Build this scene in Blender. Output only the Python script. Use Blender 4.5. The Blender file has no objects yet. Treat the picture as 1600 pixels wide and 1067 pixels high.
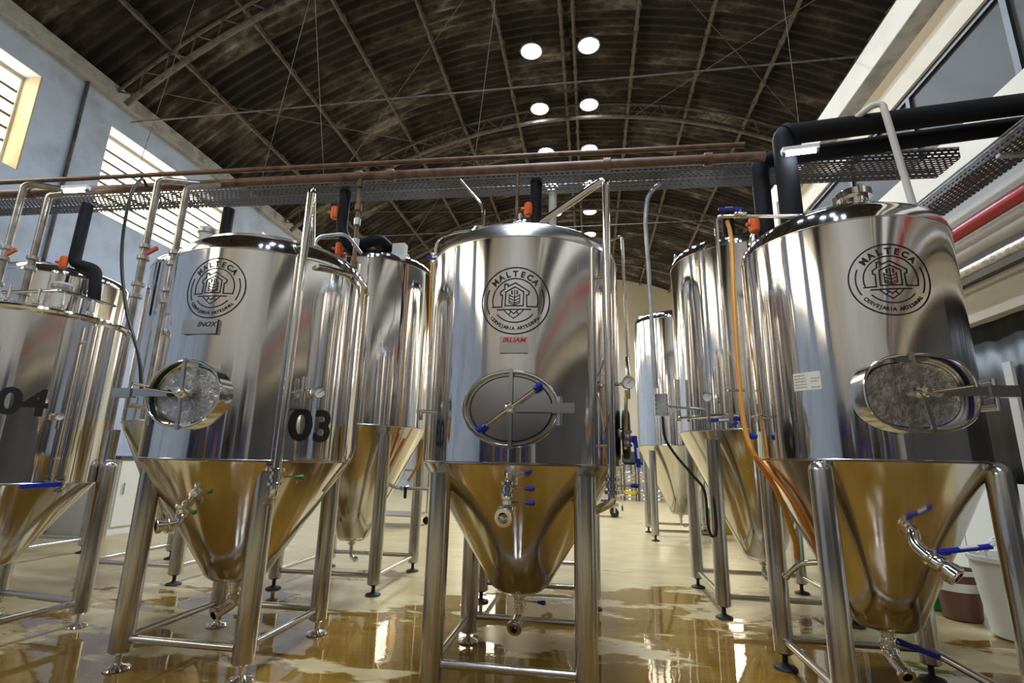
import bpy, bmesh, math, random
from mathutils import Vector, Matrix
random.seed(7)
PI = math.pi
scene = bpy.context.scene
COL = scene.collection

# ---------------------------------------------------------------- camera
F_PX, YAW, PITCH, ROLL, CAM_Z = 790.0, math.radians(9.0), math.radians(13.25), math.radians(1.32), 1.05
fwd = Vector((-math.sin(YAW) * math.cos(PITCH), math.cos(YAW) * math.cos(PITCH), math.sin(PITCH)))
r0 = Vector((math.cos(YAW), math.sin(YAW), 0))
u0 = r0.cross(fwd)
rt = math.cos(ROLL) * r0 + math.sin(ROLL) * u0
up = -math.sin(ROLL) * r0 + math.cos(ROLL) * u0
cam = bpy.data.cameras.new('camera')
cam.sensor_width = 36.0
cam.lens = F_PX * 36.0 / 1600.0
cam.clip_start = 0.05
cam_o = bpy.data.objects.new('camera', cam)
COL.objects.link(cam_o)
M3 = Matrix((rt, up, -fwd)).transposed()
cam_o.matrix_world = Matrix.Translation((0, 0, CAM_Z)) @ M3.to_4x4()
scene.camera = cam_o

# ---------------------------------------------------------------- world, exposure
world = bpy.data.worlds.new('world')
scene.world = world
world.use_nodes = True
bg = world.node_tree.nodes['Background']
bg.inputs[0].default_value = (0.85, 0.92, 1.0, 1)
bg.inputs[1].default_value = 1.0
scene.view_settings.view_transform = 'Standard'
scene.view_settings.look = 'None'
scene.view_settings.gamma = 1.0
scene.view_settings.use_curve_mapping = False
scene.view_settings.exposure = -0.20
scene.cycles.max_bounces = 10
scene.cycles.glossy_bounces = 7
scene.cycles.diffuse_bounces = 4
scene.cycles.sample_clamp_indirect = 6.0
LAMP_W = 95.0          # each high-bay lamp
WINDOW_E = 11.5         # daylight behind the translucent panes
TUBE_E = 60.0

# ---------------------------------------------------------------- materials
MATS = {}
def nd(nt, kind, **kw):
    n = nt.nodes.new(kind)
    for k, v in kw.items():
        setattr(n, k, v)
    return n
def pbr(name, col, rough=0.5, metal=0.0, spec=None, emit=None, es=0.0, alpha=None, trans=None):
    m = bpy.data.materials.new(name)
    m.use_nodes = True
    b = m.node_tree.nodes['Principled BSDF']
    b.inputs['Base Color'].default_value = (*col, 1)
    b.inputs['Roughness'].default_value = rough
    b.inputs['Metallic'].default_value = metal
    if spec is not None:
        b.inputs['Specular IOR Level'].default_value = spec
    if emit:
        b.inputs['Emission Color'].default_value = (*emit, 1)
        b.inputs['Emission Strength'].default_value = es
    if trans is not None:
        b.inputs['Transmission Weight'].default_value = trans
    MATS[name] = m
    return m
def ramp(nt, fac, stops):
    r = nd(nt, 'ShaderNodeValToRGB')
    e = r.color_ramp.elements
    while len(e) < len(stops):
        e.new(0.5)
    for el, (p, c) in zip(e, stops):
        el.position = p
        el.color = (*c, 1) if len(c) == 3 else c
    nt.links.new(fac, r.inputs[0])
    return r
def coords(nt, scale=(1, 1, 1), which='Object'):
    t = nd(nt, 'ShaderNodeTexCoord')
    mp = nd(nt, 'ShaderNodeMapping')
    mp.inputs['Scale'].default_value = scale
    nt.links.new(t.outputs[which], mp.inputs[0])
    return mp.outputs[0]
def noise(nt, vec, scale, detail=4, rough=0.55):
    n = nd(nt, 'ShaderNodeTexNoise')
    n.inputs['Scale'].default_value = scale
    n.inputs['Detail'].default_value = detail
    n.inputs['Roughness'].default_value = rough
    nt.links.new(vec, n.inputs['Vector'])
    return n.outputs['Fac']
def mottled(name, cols, scale=2.0, stretch=(1, 1, 1), rough=0.6, metal=0.0, bump=0.0, detail=5, lo=.35, hi=.65):
    m = pbr(name, cols[0], rough, metal)
    nt = m.node_tree
    b = nt.nodes['Principled BSDF']
    f = noise(nt, coords(nt, stretch), scale, detail)
    st = [(lo + (hi - lo) * i / (len(cols) - 1), c) for i, c in enumerate(cols)]
    nt.links.new(ramp(nt, f, st).outputs[0], b.inputs['Base Color'])
    if bump:
        bp = nd(nt, 'ShaderNodeBump')
        bp.inputs['Strength'].default_value = bump
        bp.inputs['Distance'].default_value = 0.02
        nt.links.new(f, bp.inputs['Height'])
        nt.links.new(bp.outputs[0], b.inputs['Normal'])
    return m
def brushed(name, col, rough, aniso=0.8, wave=0.0):
    """polished sheet steel, brushed round the tank so reflections stretch up and down"""
    m = pbr(name, col, rough, 1.0)
    nt = m.node_tree
    b = nt.nodes['Principled BSDF']
    b.inputs['Anisotropic'].default_value = aniso
    b.inputs['Anisotropic Rotation'].default_value = 0.25
    tg = nd(nt, 'ShaderNodeTangent', direction_type='RADIAL', axis='Z')
    nt.links.new(tg.outputs[0], b.inputs['Tangent'])
    f = noise(nt, coords(nt, (1, 1, 1)), 3.0, 3)
    r = ramp(nt, f, [(.3, (rough * .6,) * 3), (.7, (rough * 1.25,) * 3)])
    nt.links.new(r.outputs[0], b.inputs['Roughness'])
    if wave:
        g = noise(nt, coords(nt, (1, 1, .12)), 7.0, 2)
        bp = nd(nt, 'ShaderNodeBump')
        bp.inputs['Strength'].default_value = wave
        bp.inputs['Distance'].default_value = 0.01
        nt.links.new(g, bp.inputs['Height'])
        nt.links.new(bp.outputs[0], b.inputs['Normal'])
    return m
brushed('tank_steel', (.78, .77, .77), .085, .9, .09)
brushed('cone_steel', (.68, .65, .60), .15, .6, .05)
pbr('polished', (.82, .81, .79), .10, 1)
pbr('satin', (.57, .56, .55), .20, 1)
pbr('lid_steel', (.76, .76, .76), .24, 1)
pbr('door_steel', (.58, .57, .56), .16, 1)
pbr('dull_steel', (.50, .50, .50), .38, 1)
mottled('riser_steel', [(.30, .27, .24), (.55, .53, .50)], 9, rough=.3, metal=1.0)
mottled('frosted_steel', [(.45, .44, .43), (.72, .71, .70)], 38, rough=.22, metal=1.0, bump=.3)
pbr('foot_rubber', (.012, .012, .012), .6)
pbr('black_print', (.008, .008, .010), .5)
pbr('blue_plastic', (.006, .022, .35), .35)
pbr('green_plastic', (.01, .16, .04), .4)
pbr('red_plastic', (.5, .02, .015), .4)
pbr('orange_plastic', (.75, .13, .02), .4)
pbr('white_plastic', (.75, .75, .72), .4)
pbr('black_rubber', (.01, .01, .011), .5)
pbr('gasket_green', (.01, .10, .055), .5)
pbr('gasket_blue', (.01, .015, .16), .5)
pbr('gasket_black', (.01, .01, .01), .5)
pbr('red_paint', (.42, .012, .015), .35)
pbr('red_print', (.55, .02, .02), .4)
pbr('bore_dark', (.015, .015, .015), .7)
pbr('insulation', (.008, .008, .010), .7, 0, .2)
pbr('hose_amber', (.70, .30, .035), .35)
pbr('hose_orange', (.65, .17, .03), .4)
pbr('paper', (.80, .79, .72), .8)
pbr('ink', (.08, .08, .10), .8)
mottled('copper_rust', [(.065, .032, .018), (.16, .085, .05), (.10, .05, .028)], 6, rough=.5, metal=.2, bump=.1)
mottled('galvanised', [(.42, .43, .45), (.60, .61, .63)], 9, rough=.42, metal=.8)
mottled('white_wall', [(.42, .48, .58), (.49, .55, .66), (.37, .41, .48)], 1.2, rough=.85, bump=.05)
mottled('white_beam', [(.78, .75, .68), (.70, .67, .60)], 1.5, rough=.85)
mottled('cream_beam', [(.66, .60, .49), (.72, .67, .57)], 1.0, rough=.8)
mottled('concrete', [(.30, .29, .27), (.44, .43, .40), (.20, .19, .17)], 2.5, rough=.9, bump=.2)
mottled('taupe_wall', [(.47, .44, .40), (.54, .51, .46)], .7, rough=.85)
mottled('back_wall', [(.62, .56, .42), (.72, .66, .52)], .5, rough=.85)
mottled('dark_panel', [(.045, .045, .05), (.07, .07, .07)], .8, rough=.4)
mottled('rust_steel', [(.075, .063, .052), (.13, .112, .095), (.045, .035, .027)], 5, rough=.8, bump=.2)
mottled('foil', [(.45, .45, .44), (.8, .8, .78)], 30, rough=.3, metal=1, bump=.6)
pbr('mezz_glass', (.048, .044, .040), .45, 0, .2)
mottled('reveal_lit_tone', [(.42, .34, .22), (.52, .45, .32)], 3, rough=.85)  # warm tone stands for window light falling on the reveals
pbr('window_frame_black', (.012, .012, .014), .4)
pbr('green_tub', (.03, .42, .06), .4)
pbr('white_tub', (.72, .70, .64), .5)
pbr('brown_tub', (.16, .07, .05), .4)
pbr('yellow_crate', (.70, .42, .02), .5)
pbr('lamp_housing', (.18, .18, .19), .4, .6)
pbr('lamp_face', (1, 1, 1), .5, emit=(.80, .90, 1.0), es=60.0)
pbr('tube_face', (1, 1, 1), .5, emit=(.75, .85, 1.0), es=TUBE_E)

# window panes: translucent sheets lit by the daylight behind them
m = pbr('lit_pane', (.8, .75, .6), .6)
nt = m.node_tree
b = nt.nodes['Principled BSDF']
f = noise(nt, coords(nt, (1, 1, 1)), 2.5, 6)
rp = ramp(nt, f, [(.30, (.80, .58, .28)), (.55, (1.0, .90, .70)), (.8, (1.0, .96, .86))])
nt.links.new(rp.outputs[0], b.inputs['Emission Color'])
b.inputs['Emission Strength'].default_value = WINDOW_E

# roof sheets: old fibre cement, dark with pale lichen
m = pbr('roof_sheet', (.05, .04, .03), .9)
nt = m.node_tree
b = nt.nodes['Principled BSDF']
t = nd(nt, 'ShaderNodeNewGeometry')
n1 = nd(nt, 'ShaderNodeTexNoise')
n1.inputs['Scale'].default_value = .9
n1.inputs['Detail'].default_value = 8
n1.inputs['Roughness'].default_value = .7
mp = nd(nt, 'ShaderNodeMapping')
mp.inputs['Scale'].default_value = (1.0, 2.6, 1.0)
nt.links.new(t.outputs['Position'], mp.inputs[0])
nt.links.new(mp.outputs[0], n1.inputs['Vector'])
oi = nd(nt, 'ShaderNodeObjectInfo')
ad = nd(nt, 'ShaderNodeMath', operation='MULTIPLY_ADD')
ad.inputs[1].default_value = .16
nt.links.new(oi.outputs['Random'], ad.inputs[0])
nt.links.new(n1.outputs['Fac'], ad.inputs[2])
rp = ramp(nt, ad.outputs[0], [(.42, (.006, .0035, .002)), (.58, (.016, .0105, .0065)), (.68, (.06, .047, .034)), (.84, (.26, .23, .19))])
nt.links.new(rp.outputs[0], b.inputs['Base Color'])

# floor: beige epoxy, wet and brown in places
m = pbr('floor_epoxy', (.6, .5, .3), .35)
nt = m.node_tree
b = nt.nodes['Principled BSDF']
geo = nd(nt, 'ShaderNodeNewGeometry')
sx = nd(nt, 'ShaderNodeSeparateXYZ')
nt.links.new(geo.outputs['Position'], sx.inputs[0])
def mth(op, a, b_=None, c=None, clamp=False):
    n = nd(nt, 'ShaderNodeMath', operation=op, use_clamp=clamp)
    for i, v in enumerate((a, b_, c)):
        if v is None:
            continue
        if isinstance(v, (int, float)):
            n.inputs[i].default_value = v
        else:
            nt.links.new(v, n.inputs[i])
    return n.outputs[0]
mp = nd(nt, 'ShaderNodeMapping')
mp.inputs['Scale'].default_value = (.55, 1.25, 1)
nt.links.new(geo.outputs['Position'], mp.inputs[0])
wn = noise(nt, mp.outputs[0], 1.35, 8, .60)
dx = mth('MULTIPLY', mth('ABSOLUTE', mth('SUBTRACT', sx.outputs[0], .25)), .085)
dy = mth('MULTIPLY', mth('ABSOLUTE', mth('SUBTRACT', sx.outputs[1], 2.3)), .107)
wet = mth('SUBTRACT', mth('ADD', wn, .20), mth('ADD', mth('MULTIPLY', dx, dx), mth('POWER', dy, 1.3)))
wr = ramp(nt, wet, [(.565, (0, 0, 0)), (.59, (1, 1, 1))])
dn = noise(nt, mp.outputs[0], 3.5, 6, .65)
dry = ramp(nt, dn, [(.3, (.38, .275, .125)), (.55, (.49, .385, .20)), (.75, (.55, .46, .28))])
wetc = ramp(nt, dn, [(.3, (.15, .075, .010)), (.6, (.23, .125, .022)), (.8, (.29, .18, .045))])
mx = nd(nt, 'ShaderNodeMix', data_type='RGBA')
nt.links.new(wr.outputs[0], mx.inputs[0])
nt.links.new(dry.outputs[0], mx.inputs[6])
nt.links.new(wetc.outputs[0], mx.inputs[7])
nt.links.new(mx.outputs[2], b.inputs['Base Color'])
rr = ramp(nt, wr.outputs[0], [(0, (.30,) * 3), (1, (.025,) * 3)])
nt.links.new(rr.outputs[0], b.inputs['Roughness'])
bp = nd(nt, 'ShaderNodeBump')
bp.inputs['Strength'].default_value = .05
bp.inputs['Distance'].default_value = .01
nt.links.new(noise(nt, geo.outputs['Position'], 9, 3), bp.inputs['Height'])
nt.links.new(bp.outputs[0], b.inputs['Normal'])

# perforated tray: slots punched through the sheet
m = pbr('perforated', (.085, .08, .08), .55, .4)
nt = m.node_tree
b = nt.nodes['Principled BSDF']
tc = nd(nt, 'ShaderNodeTexCoord')
sx = nd(nt, 'ShaderNodeSeparateXYZ')
nt.links.new(tc.outputs['Object'], sx.inputs[0])
yz_ = mth('ADD', sx.outputs[1], sx.outputs[2])
row = mth('MULTIPLY', yz_, 34.0)
off = mth('MULTIPLY', mth('FLOOR', mth('MODULO', mth('ADD', row, 400), 2.0)), .5)
fx = mth('FRACT', mth('ADD', mth('MULTIPLY', sx.outputs[0], 22.0), mth('ADD', off, 900)))
fy = mth('FRACT', mth('ADD', row, 900))
hole = mth('MULTIPLY', mth('LESS_THAN', fx, .62), mth('LESS_THAN', fy, .45))
tr = nd(nt, 'ShaderNodeBsdfTransparent')
ms = nd(nt, 'ShaderNodeMixShader')
nt.links.new(hole, ms.inputs[0])
nt.links.new(b.outputs[0], ms.inputs[1])
nt.links.new(tr.outputs[0], ms.inputs[2])
nt.links.new(ms.outputs[0], nt.nodes['Material Output'].inputs[0])

# plastic curtain: hazy sheet
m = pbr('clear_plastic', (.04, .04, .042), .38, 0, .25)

# ---------------------------------------------------------------- mesh helpers
def basis(ax):
    w = Vector(ax).normalized()
    a = Vector((0, 0, 1)) if abs(w.z) < .9 else Vector((1, 0, 0))
    u = a.cross(w).normalized()
    return u, w.cross(u), w
class MB:
    def __init__(s):
        s.v, s.f = [], []
    def add(s, vs, fs):
        n = len(s.v)
        s.v += [tuple(v) for v in vs]
        s.f += [tuple(i + n for i in f) for f in fs]
        return s
    def box(s, lo, hi, mat=None):
        x0, y0, z0 = lo
        x1, y1, z1 = hi
        vs = [(x0, y0, z0), (x1, y0, z0), (x1, y1, z0), (x0, y1, z0), (x0, y0, z1), (x1, y0, z1), (x1, y1, z1), (x0, y1, z1)]
        if mat is not None:
            vs = [mat @ Vector(v) for v in vs]
        return s.add(vs, [(3, 2, 1, 0), (4, 5, 6, 7), (0, 1, 5, 4), (1, 2, 6, 5), (2, 3, 7, 6), (3, 0, 4, 7)])
    def obox(s, c, sx_, sy_, sz_, u=(1, 0, 0), v=(0, 1, 0)):
        u = Vector(u).normalized()
        v = Vector(v).normalized()
        w = u.cross(v)
        mt = Matrix((u, v, w)).transposed().to_4x4()
        mt.translation = Vector(c)
        return s.box((-sx_ / 2, -sy_ / 2, -sz_ / 2), (sx_ / 2, sy_ / 2, sz_ / 2), mt)
    def lathe(s, prof, o=(0, 0, 0), ax=(0, 0, 1), seg=32, cap0=False, cap1=False):
        u, v, w = basis(ax)
        if tuple(ax) == (0, 0, 1):
            u, v, w = Vector((1, 0, 0)), Vector((0, 1, 0)), Vector((0, 0, 1))
        o = Vector(o)
        vs, fs = [], []
        for r, z in prof:
            for i in range(seg):
                a = 2 * PI * i / seg
                vs.append(o + u * (r * math.cos(a)) + v * (r * math.sin(a)) + w * z)
        for k in range(len(prof) - 1):
            for i in range(seg):
                j = (i + 1) % seg
                fs.append((k * seg + i, k * seg + j, (k + 1) * seg + j, (k + 1) * seg + i))
        if cap0:
            fs.append(tuple(range(seg - 1, -1, -1)))
        if cap1:
            fs.append(tuple((len(prof) - 1) * seg + i for i in range(seg)))
        return s.add(vs, fs)
    def rod(s, a, b_, r, seg=14):
        a, b_ = Vector(a), Vector(b_)
        return s.lathe([(r, 0), (r, (b_ - a).length)], a, (b_ - a), seg, True, True)
    def sweep(s, pts, r, seg=12, rev=False):
        pts = [Vector(p) for p in pts]
        n = len(pts)
        tans = []
        for i in range(n):
            t_ = (pts[min(i + 1, n - 1)] - pts[max(i - 1, 0)]).normalized()
            tans.append(t_)
        u = basis(tans[0])[0]
        vs, fs = [], []
        for i in range(n):
            t_ = tans[i]
            u = (u - t_ * u.dot(t_)).normalized()
            w = t_.cross(u)
            k = 1.0
            if 0 < i < n - 1:
                c = (pts[i] - pts[i - 1]).normalized().dot(t_)
                k = 1.0 / max(c, .6)
            for j in range(seg):
                a = 2 * PI * j / seg
                vs.append(pts[i] + (u * math.cos(a) + w * math.sin(a)) * r)
        for i in range(n - 1):
            for j in range(seg):
                q = (j + 1) % seg
                f_ = (i * seg + j, i * seg + q, (i + 1) * seg + q, (i + 1) * seg + j)
                fs.append(f_[::-1] if rev else f_)
        b0 = len(s.v)
        s.add(vs, fs)
        return b0, len(s.v) - seg
    def tube(s, pts, r, fillet=.06, seg=12, hollow=False):
        pts = path(pts, fillet)
        a0, a1 = s.sweep(pts, r, seg)
        if hollow:
            b0, b1 = s.sweep(pts, r * .8, seg, True)
            for j in range(seg):
                q = (j + 1) % seg
                s.f.append((a0 + j, b0 + j, b0 + q, a0 + q))
                s.f.append((a1 + j, a1 + q, b1 + q, b1 + j))
        else:
            s.f.append(tuple(a0 + j for j in range(seg - 1, -1, -1)))
            s.f.append(tuple(a1 + j for j in range(seg)))
        return s
    def build(s, name, mat, parent=None, sharp=32, smooth=True):
        me = bpy.data.meshes.new(name)
        me.from_pydata(s.v, [], s.f)
        me.update()
        if smooth:
            me.polygons.foreach_set('use_smooth', [True] * len(me.polygons))
            me.set_sharp_from_angle(angle=math.radians(sharp))
        me.materials.append(MATS[mat])
        o = bpy.data.objects.new(name, me)
        COL.objects.link(o)
        if parent:
            o.parent = parent
        return o
def path(pts, fillet):
    pts = [Vector(p) for p in pts]
    if len(pts) < 3 or fillet <= 0:
        return pts
    out = [pts[0]]
    for i in range(1, len(pts) - 1):
        a, b_, c = pts[i - 1], pts[i], pts[i + 1]
        d = min(fillet, (a - b_).length * .45, (c - b_).length * .45)
        p, q = b_ + (a - b_).normalized() * d, b_ + (c - b_).normalized() * d
        for k in range(7):
            t_ = k / 6
            out.append(p * (1 - t_) ** 2 + b_ * 2 * t_ * (1 - t_) + q * t_ * t_)
    out.append(pts[-1])
    return out
def smooth_path(pts, n=8):
    """Catmull-Rom through the points, for hoses and cables"""
    p = [Vector(x) for x in pts]
    p = [p[0] * 2 - p[1]] + p + [p[-1] * 2 - p[-2]]
    out = []
    for i in range(1, len(p) - 2):
        for k in range(n):
            t_ = k / n
            out.append(.5 * ((2 * p[i]) + (p[i + 1] - p[i - 1]) * t_ + (2 * p[i - 1] - 5 * p[i] + 4 * p[i + 1] - p[i + 2]) * t_ ** 2
                             + (3 * p[i] - p[i - 1] - 3 * p[i + 1] + p[i + 2]) * t_ ** 3))
    out.append(p[-2])
    return out
def hose(name, pts, r, mat, parent=None):
    return MB().tube(smooth_path(pts), r, 0, 10).build(name, mat, parent)
def tag(o, label, cat, group=None, kind=None):
    o['label'] = label
    o['category'] = cat
    if group:
        o['group'] = group
    if kind:
        o['kind'] = kind
    return o
def struct(o):
    o['kind'] = 'structure'
    return o
def empty(name, loc, rz=0):
    o = bpy.data.objects.new(name, None)
    o.empty_display_size = .1
    COL.objects.link(o)
    o.location = loc
    o.rotation_euler = (0, 0, rz)
    return o
def copy_tree(o, parent=None):
    c = o.copy()
    COL.objects.link(c)
    if parent:
        c.parent = parent
    for ch in list(o.children):
        copy_tree(ch, c)
    return c

# ================================================================ THE HALL
XL, XR, YB, YR = -7.2, 3.2, 21.5, -6.5
AX, AZ, AR = -.34, -1.475, 10.525       # roof arc: centre x, centre z, radius
def arc(a, r=AR):
    return AX + r * math.sin(a), AZ + r * math.cos(a)

struct(MB().add([(-9, YR - .3, 0), (8, YR - .3, 0), (8, YB + .3, 0), (-9, YB + .3, 0)], [(0, 1, 2, 3)]).build('floor', 'floor_epoxy'))

# ---- left wall with window openings
WZ0, WZ1 = 4.52, 5.9
WINS = [(-5.5, -2.7), (-1.8, 1.0), (1.9, 4.75), (5.76, 8.55), (9.45, 12.2), (13.1, 15.9), (16.8, 19.6)]
w = MB()
w.box((XL - .3, YR, 0), (XL, YB, WZ0))
w.box((XL - .3, YR, WZ1), (XL, YB, 6.62))
edges = [YR] + [e for ab in WINS for e in ab] + [YB]
for i in range(0, len(edges), 2):
    w.box((XL - .3, edges[i], WZ0), (XL, edges[i + 1], WZ1))
wl = struct(w.build('wall_left', 'white_wall'))
pane_me = {}
for n, (a, b_) in enumerate(WINS):
    wn_ = struct(MB().box((XL - .34, a, WZ0), (XL - .26, a + .05, WZ1)).box((XL - .34, b_ - .05, WZ0), (XL - .26, b_, WZ1))
                 .box((XL - .34, a + .05, WZ0), (XL - .26, b_ - .05, WZ0 + .05)).box((XL - .34, a + .05, WZ1 - .05), (XL - .26, b_ - .05, WZ1))
                 .build('window_%d' % (n + 1), 'cream_beam'))
    rows = 7
    hh = (WZ1 - WZ0 - .1) / rows
    for k in range(rows):
        z0 = WZ0 + .05 + k * hh
        MB().box((XL - .31, a + .05, z0 + .006), (XL - .30, b_ - .05, z0 + hh - .006)).build('pane', 'lit_pane', wn_, smooth=False)
        if k:
            MB().box((XL - .33, a + .05, z0 - .017), (XL - .275, b_ - .05, z0 + .017)).build('glazing_bar', 'rust_steel', wn_, smooth=False)
    # far reveal of the opening, yellow window light put into its colour
    MB().box((XL - .29, b_ - .02, WZ0), (XL + .004, b_ + .0, WZ1)).build('reveal', 'reveal_lit_tone', wn_, smooth=False)
struct(MB().box((XL, YR, 6.28), (XL + .12, YB, 6.5)).build('trim_1', 'concrete', None))
# thin conduits and a rainwater pipe down the left wall
tag(MB().tube([(XL + .03, 5.28, 6.3), (XL + .03, 5.28, 1.0)], .022, 0).build('wall_conduit', 'rust_steel'),
    'thin dark conduit running down the pale left wall between two windows', 'conduit')

# ---- gable walls
def gable(name, y0, y1, mat, holes=()):
    n = 40
    a0 = math.asin((XL - AX) / AR)
    a1 = math.asin((6.5 - AX) / AR)
    top = [arc(a0 + (a1 - a0) * i / n, AR + .03) for i in range(n + 1)]
    mb = MB()
    vs, fs = [], []
    for x, z in top:
        vs += [(x, y0, 0), (x, y0, z), (x, y1, 0), (x, y1, z)]
    for i in range(n):
        k = 4 * i
        fs += [(k, k + 4, k + 5, k + 1), (k + 2, k + 3, k + 7, k + 6), (k + 1, k + 5, k + 7, k + 3)]
    mb.add(vs, fs)
    return struct(mb.build(name, mat, smooth=False))
gable('wall_back', YB, YB + .3, 'back_wall')
gable('wall_rear', YR - .3, YR, 'taupe_wall')
# lit window slots in the back gable
for n, (x0, x1, z0, z1) in enumerate([(2.1, 3.1, 4.2, 7.2), (-5.2, -3.4, 4.2, 6.2), (3.6, 5.4, 4.2, 6.6)]):
    o = struct(MB().box((x0 - .06, YB - .06, z0 - .06), (x1 + .06, YB, z0)).box((x0 - .06, YB - .06, z1), (x1 + .06, YB, z1 + .06))
               .box((x0 - .06, YB - .06, z0), (x0, YB, z1)).box((x1, YB - .06, z0), (x1 + .06, YB, z1)).build('window_%d' % (n + 8), 'cream_beam'))
    for k in range(4):
        h_ = (z1 - z0) / 4
        MB().box((x0, YB - .03, z0 + k * h_ + .02), (x1, YB - .01, z0 + (k + 1) * h_ - .02)).build('pane', 'lit_pane', o, smooth=False)
# unseen racks added along the rear wall to darken reflections in the steel
for i_, (x, wd, ht, mt_) in enumerate([(-6.2, 1.5, 2.5, 'dark_panel'), (-4.4, 1.6, 2.2, 'galvanised'), (-2.5, 1.7, 2.7, 'dark_panel'), (-.5, 1.6, 2.3, 'dark_panel'), (1.4, 1.6, 2.6, 'taupe_wall')]):
    rk = tag(empty('storage_rack', (x, YR + .55, 0)), 'tall dark rack added out of view at the rear wall for reflections, %s from the left wall' % ['first', 'second', 'third', 'fourth', 'fifth'][i_], 'rack', 'added racks behind the viewer')
    for sx_ in (-1, 1):
        for sy_ in (-1, 1):
            MB().box((sx_ * wd / 2 - .03, sy_ * .4 - .03, 0), (sx_ * wd / 2 + .03, sy_ * .4 + .03, ht)).build('upright', 'rust_steel', rk, smooth=False)
    for k in range(4):
        z = .1 + k * (ht - .2) / 3
        MB().box((-wd / 2, -.42, z), (wd / 2, .42, z + .05)).build('shelf', 'rust_steel', rk, smooth=False)
        if k < 3:
            n_ = 3
            for j in range(n_):
                hh_ = random.uniform(.35, .62) * (ht / 2.5)
                x0_ = -wd / 2 + .08 + j * (wd - .1) / n_
                MB().box((x0_, -.34, z + .05), (x0_ + (wd - .1) / n_ - .06, .34, z + .05 + hh_)).build('carton', random.choice(['dark_panel', 'brown_tub', 'insulation', mt_, 'gasket_blue', 'concrete']), rk, smooth=False)

# far right wall of the hall, beyond the mezzanine
struct(MB().box((6.5, YR, 0), (6.8, YB, 6.9)).build('wall_right', 'back_wall'))

# ---- roof: corrugated sheets on purlins and trusses
ceil = struct(empty('ceiling', (AX, 0, AZ)))
DA = math.radians(6.97)
SH, WAVES = .92, 5
def sheet_mb(y0, ncol, seg=2, per=8):
    nn = WAVES * per * ncol
    vs, fs = [], []
    for j in range(seg + 1):
        a = -DA * .515 + DA * 1.03 * j / seg
        lift = .012 if j == 0 else (-.012 if j == seg else 0)
        for i in range(nn + 1):
            y = y0 + SH * ncol * i / nn
            r = AR + .032 * math.cos(2 * PI * i / per) + lift
            vs.append((r * math.sin(a), y, r * math.cos(a)))
    for j in range(seg):
        for i in range(nn):
            k = j * (nn + 1) + i
            fs.append((k, k + 1, k + nn + 2, k + nn + 1))
    return MB().add(vs, fs)
sheet0 = sheet_mb(-.005, 1).build('roof_sheet', 'roof_sheet', ceil, 60)
first = True
for c in range(11):
    for k in range(-6, 6):
        if first:
            o = sheet0
            first = False
        else:
            o = sheet0.copy()
            COL.objects.link(o)
        o.location = (0, 4.6 + c * SH, 0)
        o.rotation_euler = (0, (k + .5) * DA, 0)
far = sheet_mb(0, 8, per=6)
near = sheet_mb(0, 13, per=6)
def fan(mb, y0, name):
    out = MB()
    for k in range(-6, 6):
        rm = Matrix.Rotation((k + .5) * DA, 3, 'Y')
        out.add([rm @ Vector(v) + Vector((0, y0, 0)) for v in mb.v], mb.f)
    o = out.build(name, 'roof_sheet', ceil, 60)
    o['kind'] = 'stuff'
fan(far, 4.6 + 11 * SH, 'far_roof_sheets')
fan(near, 4.6 - 13 * SH, 'near_roof_sheets')
# purlins: twin angles with small battens, one at each sheet lap; two at the ridge
def purlin():
    mb = MB()
    L0, L1 = YR, YB
    mb.box((-.035, L0, AR - .085), (.035, L1, AR - .045))
    mb.box((-.012, L0, AR - .15), (.012, L1, AR - .085))
    for i in range(56):
        y = L0 + i * .5
        mb.box((-.05, y, AR - .06), (.05, y + .12, AR - .035))
    return mb
pu = purlin().build('purlin', 'rust_steel', ceil, smooth=False)
first = True
for k in [-5, -4, -3, -2, -1, -.09, .09, 1, 2, 3, 4, 5]:
    o = pu if first else pu.copy()
    if not first:
        COL.objects.link(o)
    first = False
    o.rotation_euler = (0, k * DA, 0)
# trusses
TA = math.radians(40.6)
def chord(r, rad, name, tr_):
    n = 44
    pts = [Vector((r * math.sin(-TA + 2 * TA * i / n), 0, r * math.cos(-TA + 2 * TA * i / n))) for i in range(n + 1)]
    return MB().tube(pts, rad, 0, 8).build(name, 'rust_steel', tr_)
tr0 = empty('truss', (0, 5.65, 0))
tr0.parent = ceil
chord(AR - .14, .025, 'chord', tr0)
chord(AR - .46, .045, 'chord', tr0)
mb = MB()
n = 60
for i in range(n):
    a = -TA + 2 * TA * i / n
    a2 = -TA + 2 * TA * (i + 1) / n
    ra, rb = (AR - .46, AR - .14) if i % 2 else (AR - .14, AR - .46)
    mb.rod((ra * math.sin(a), 0, ra * math.cos(a)), (rb * math.sin(a2), 0, rb * math.cos(a2)), .011, 6)
mb.build('web', 'rust_steel', tr0)
for y in (10.0, 14.3, 18.6, 1.35, -2.95):
    o = copy_tree(tr0)
    o.location = (0, y, 0)
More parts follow.
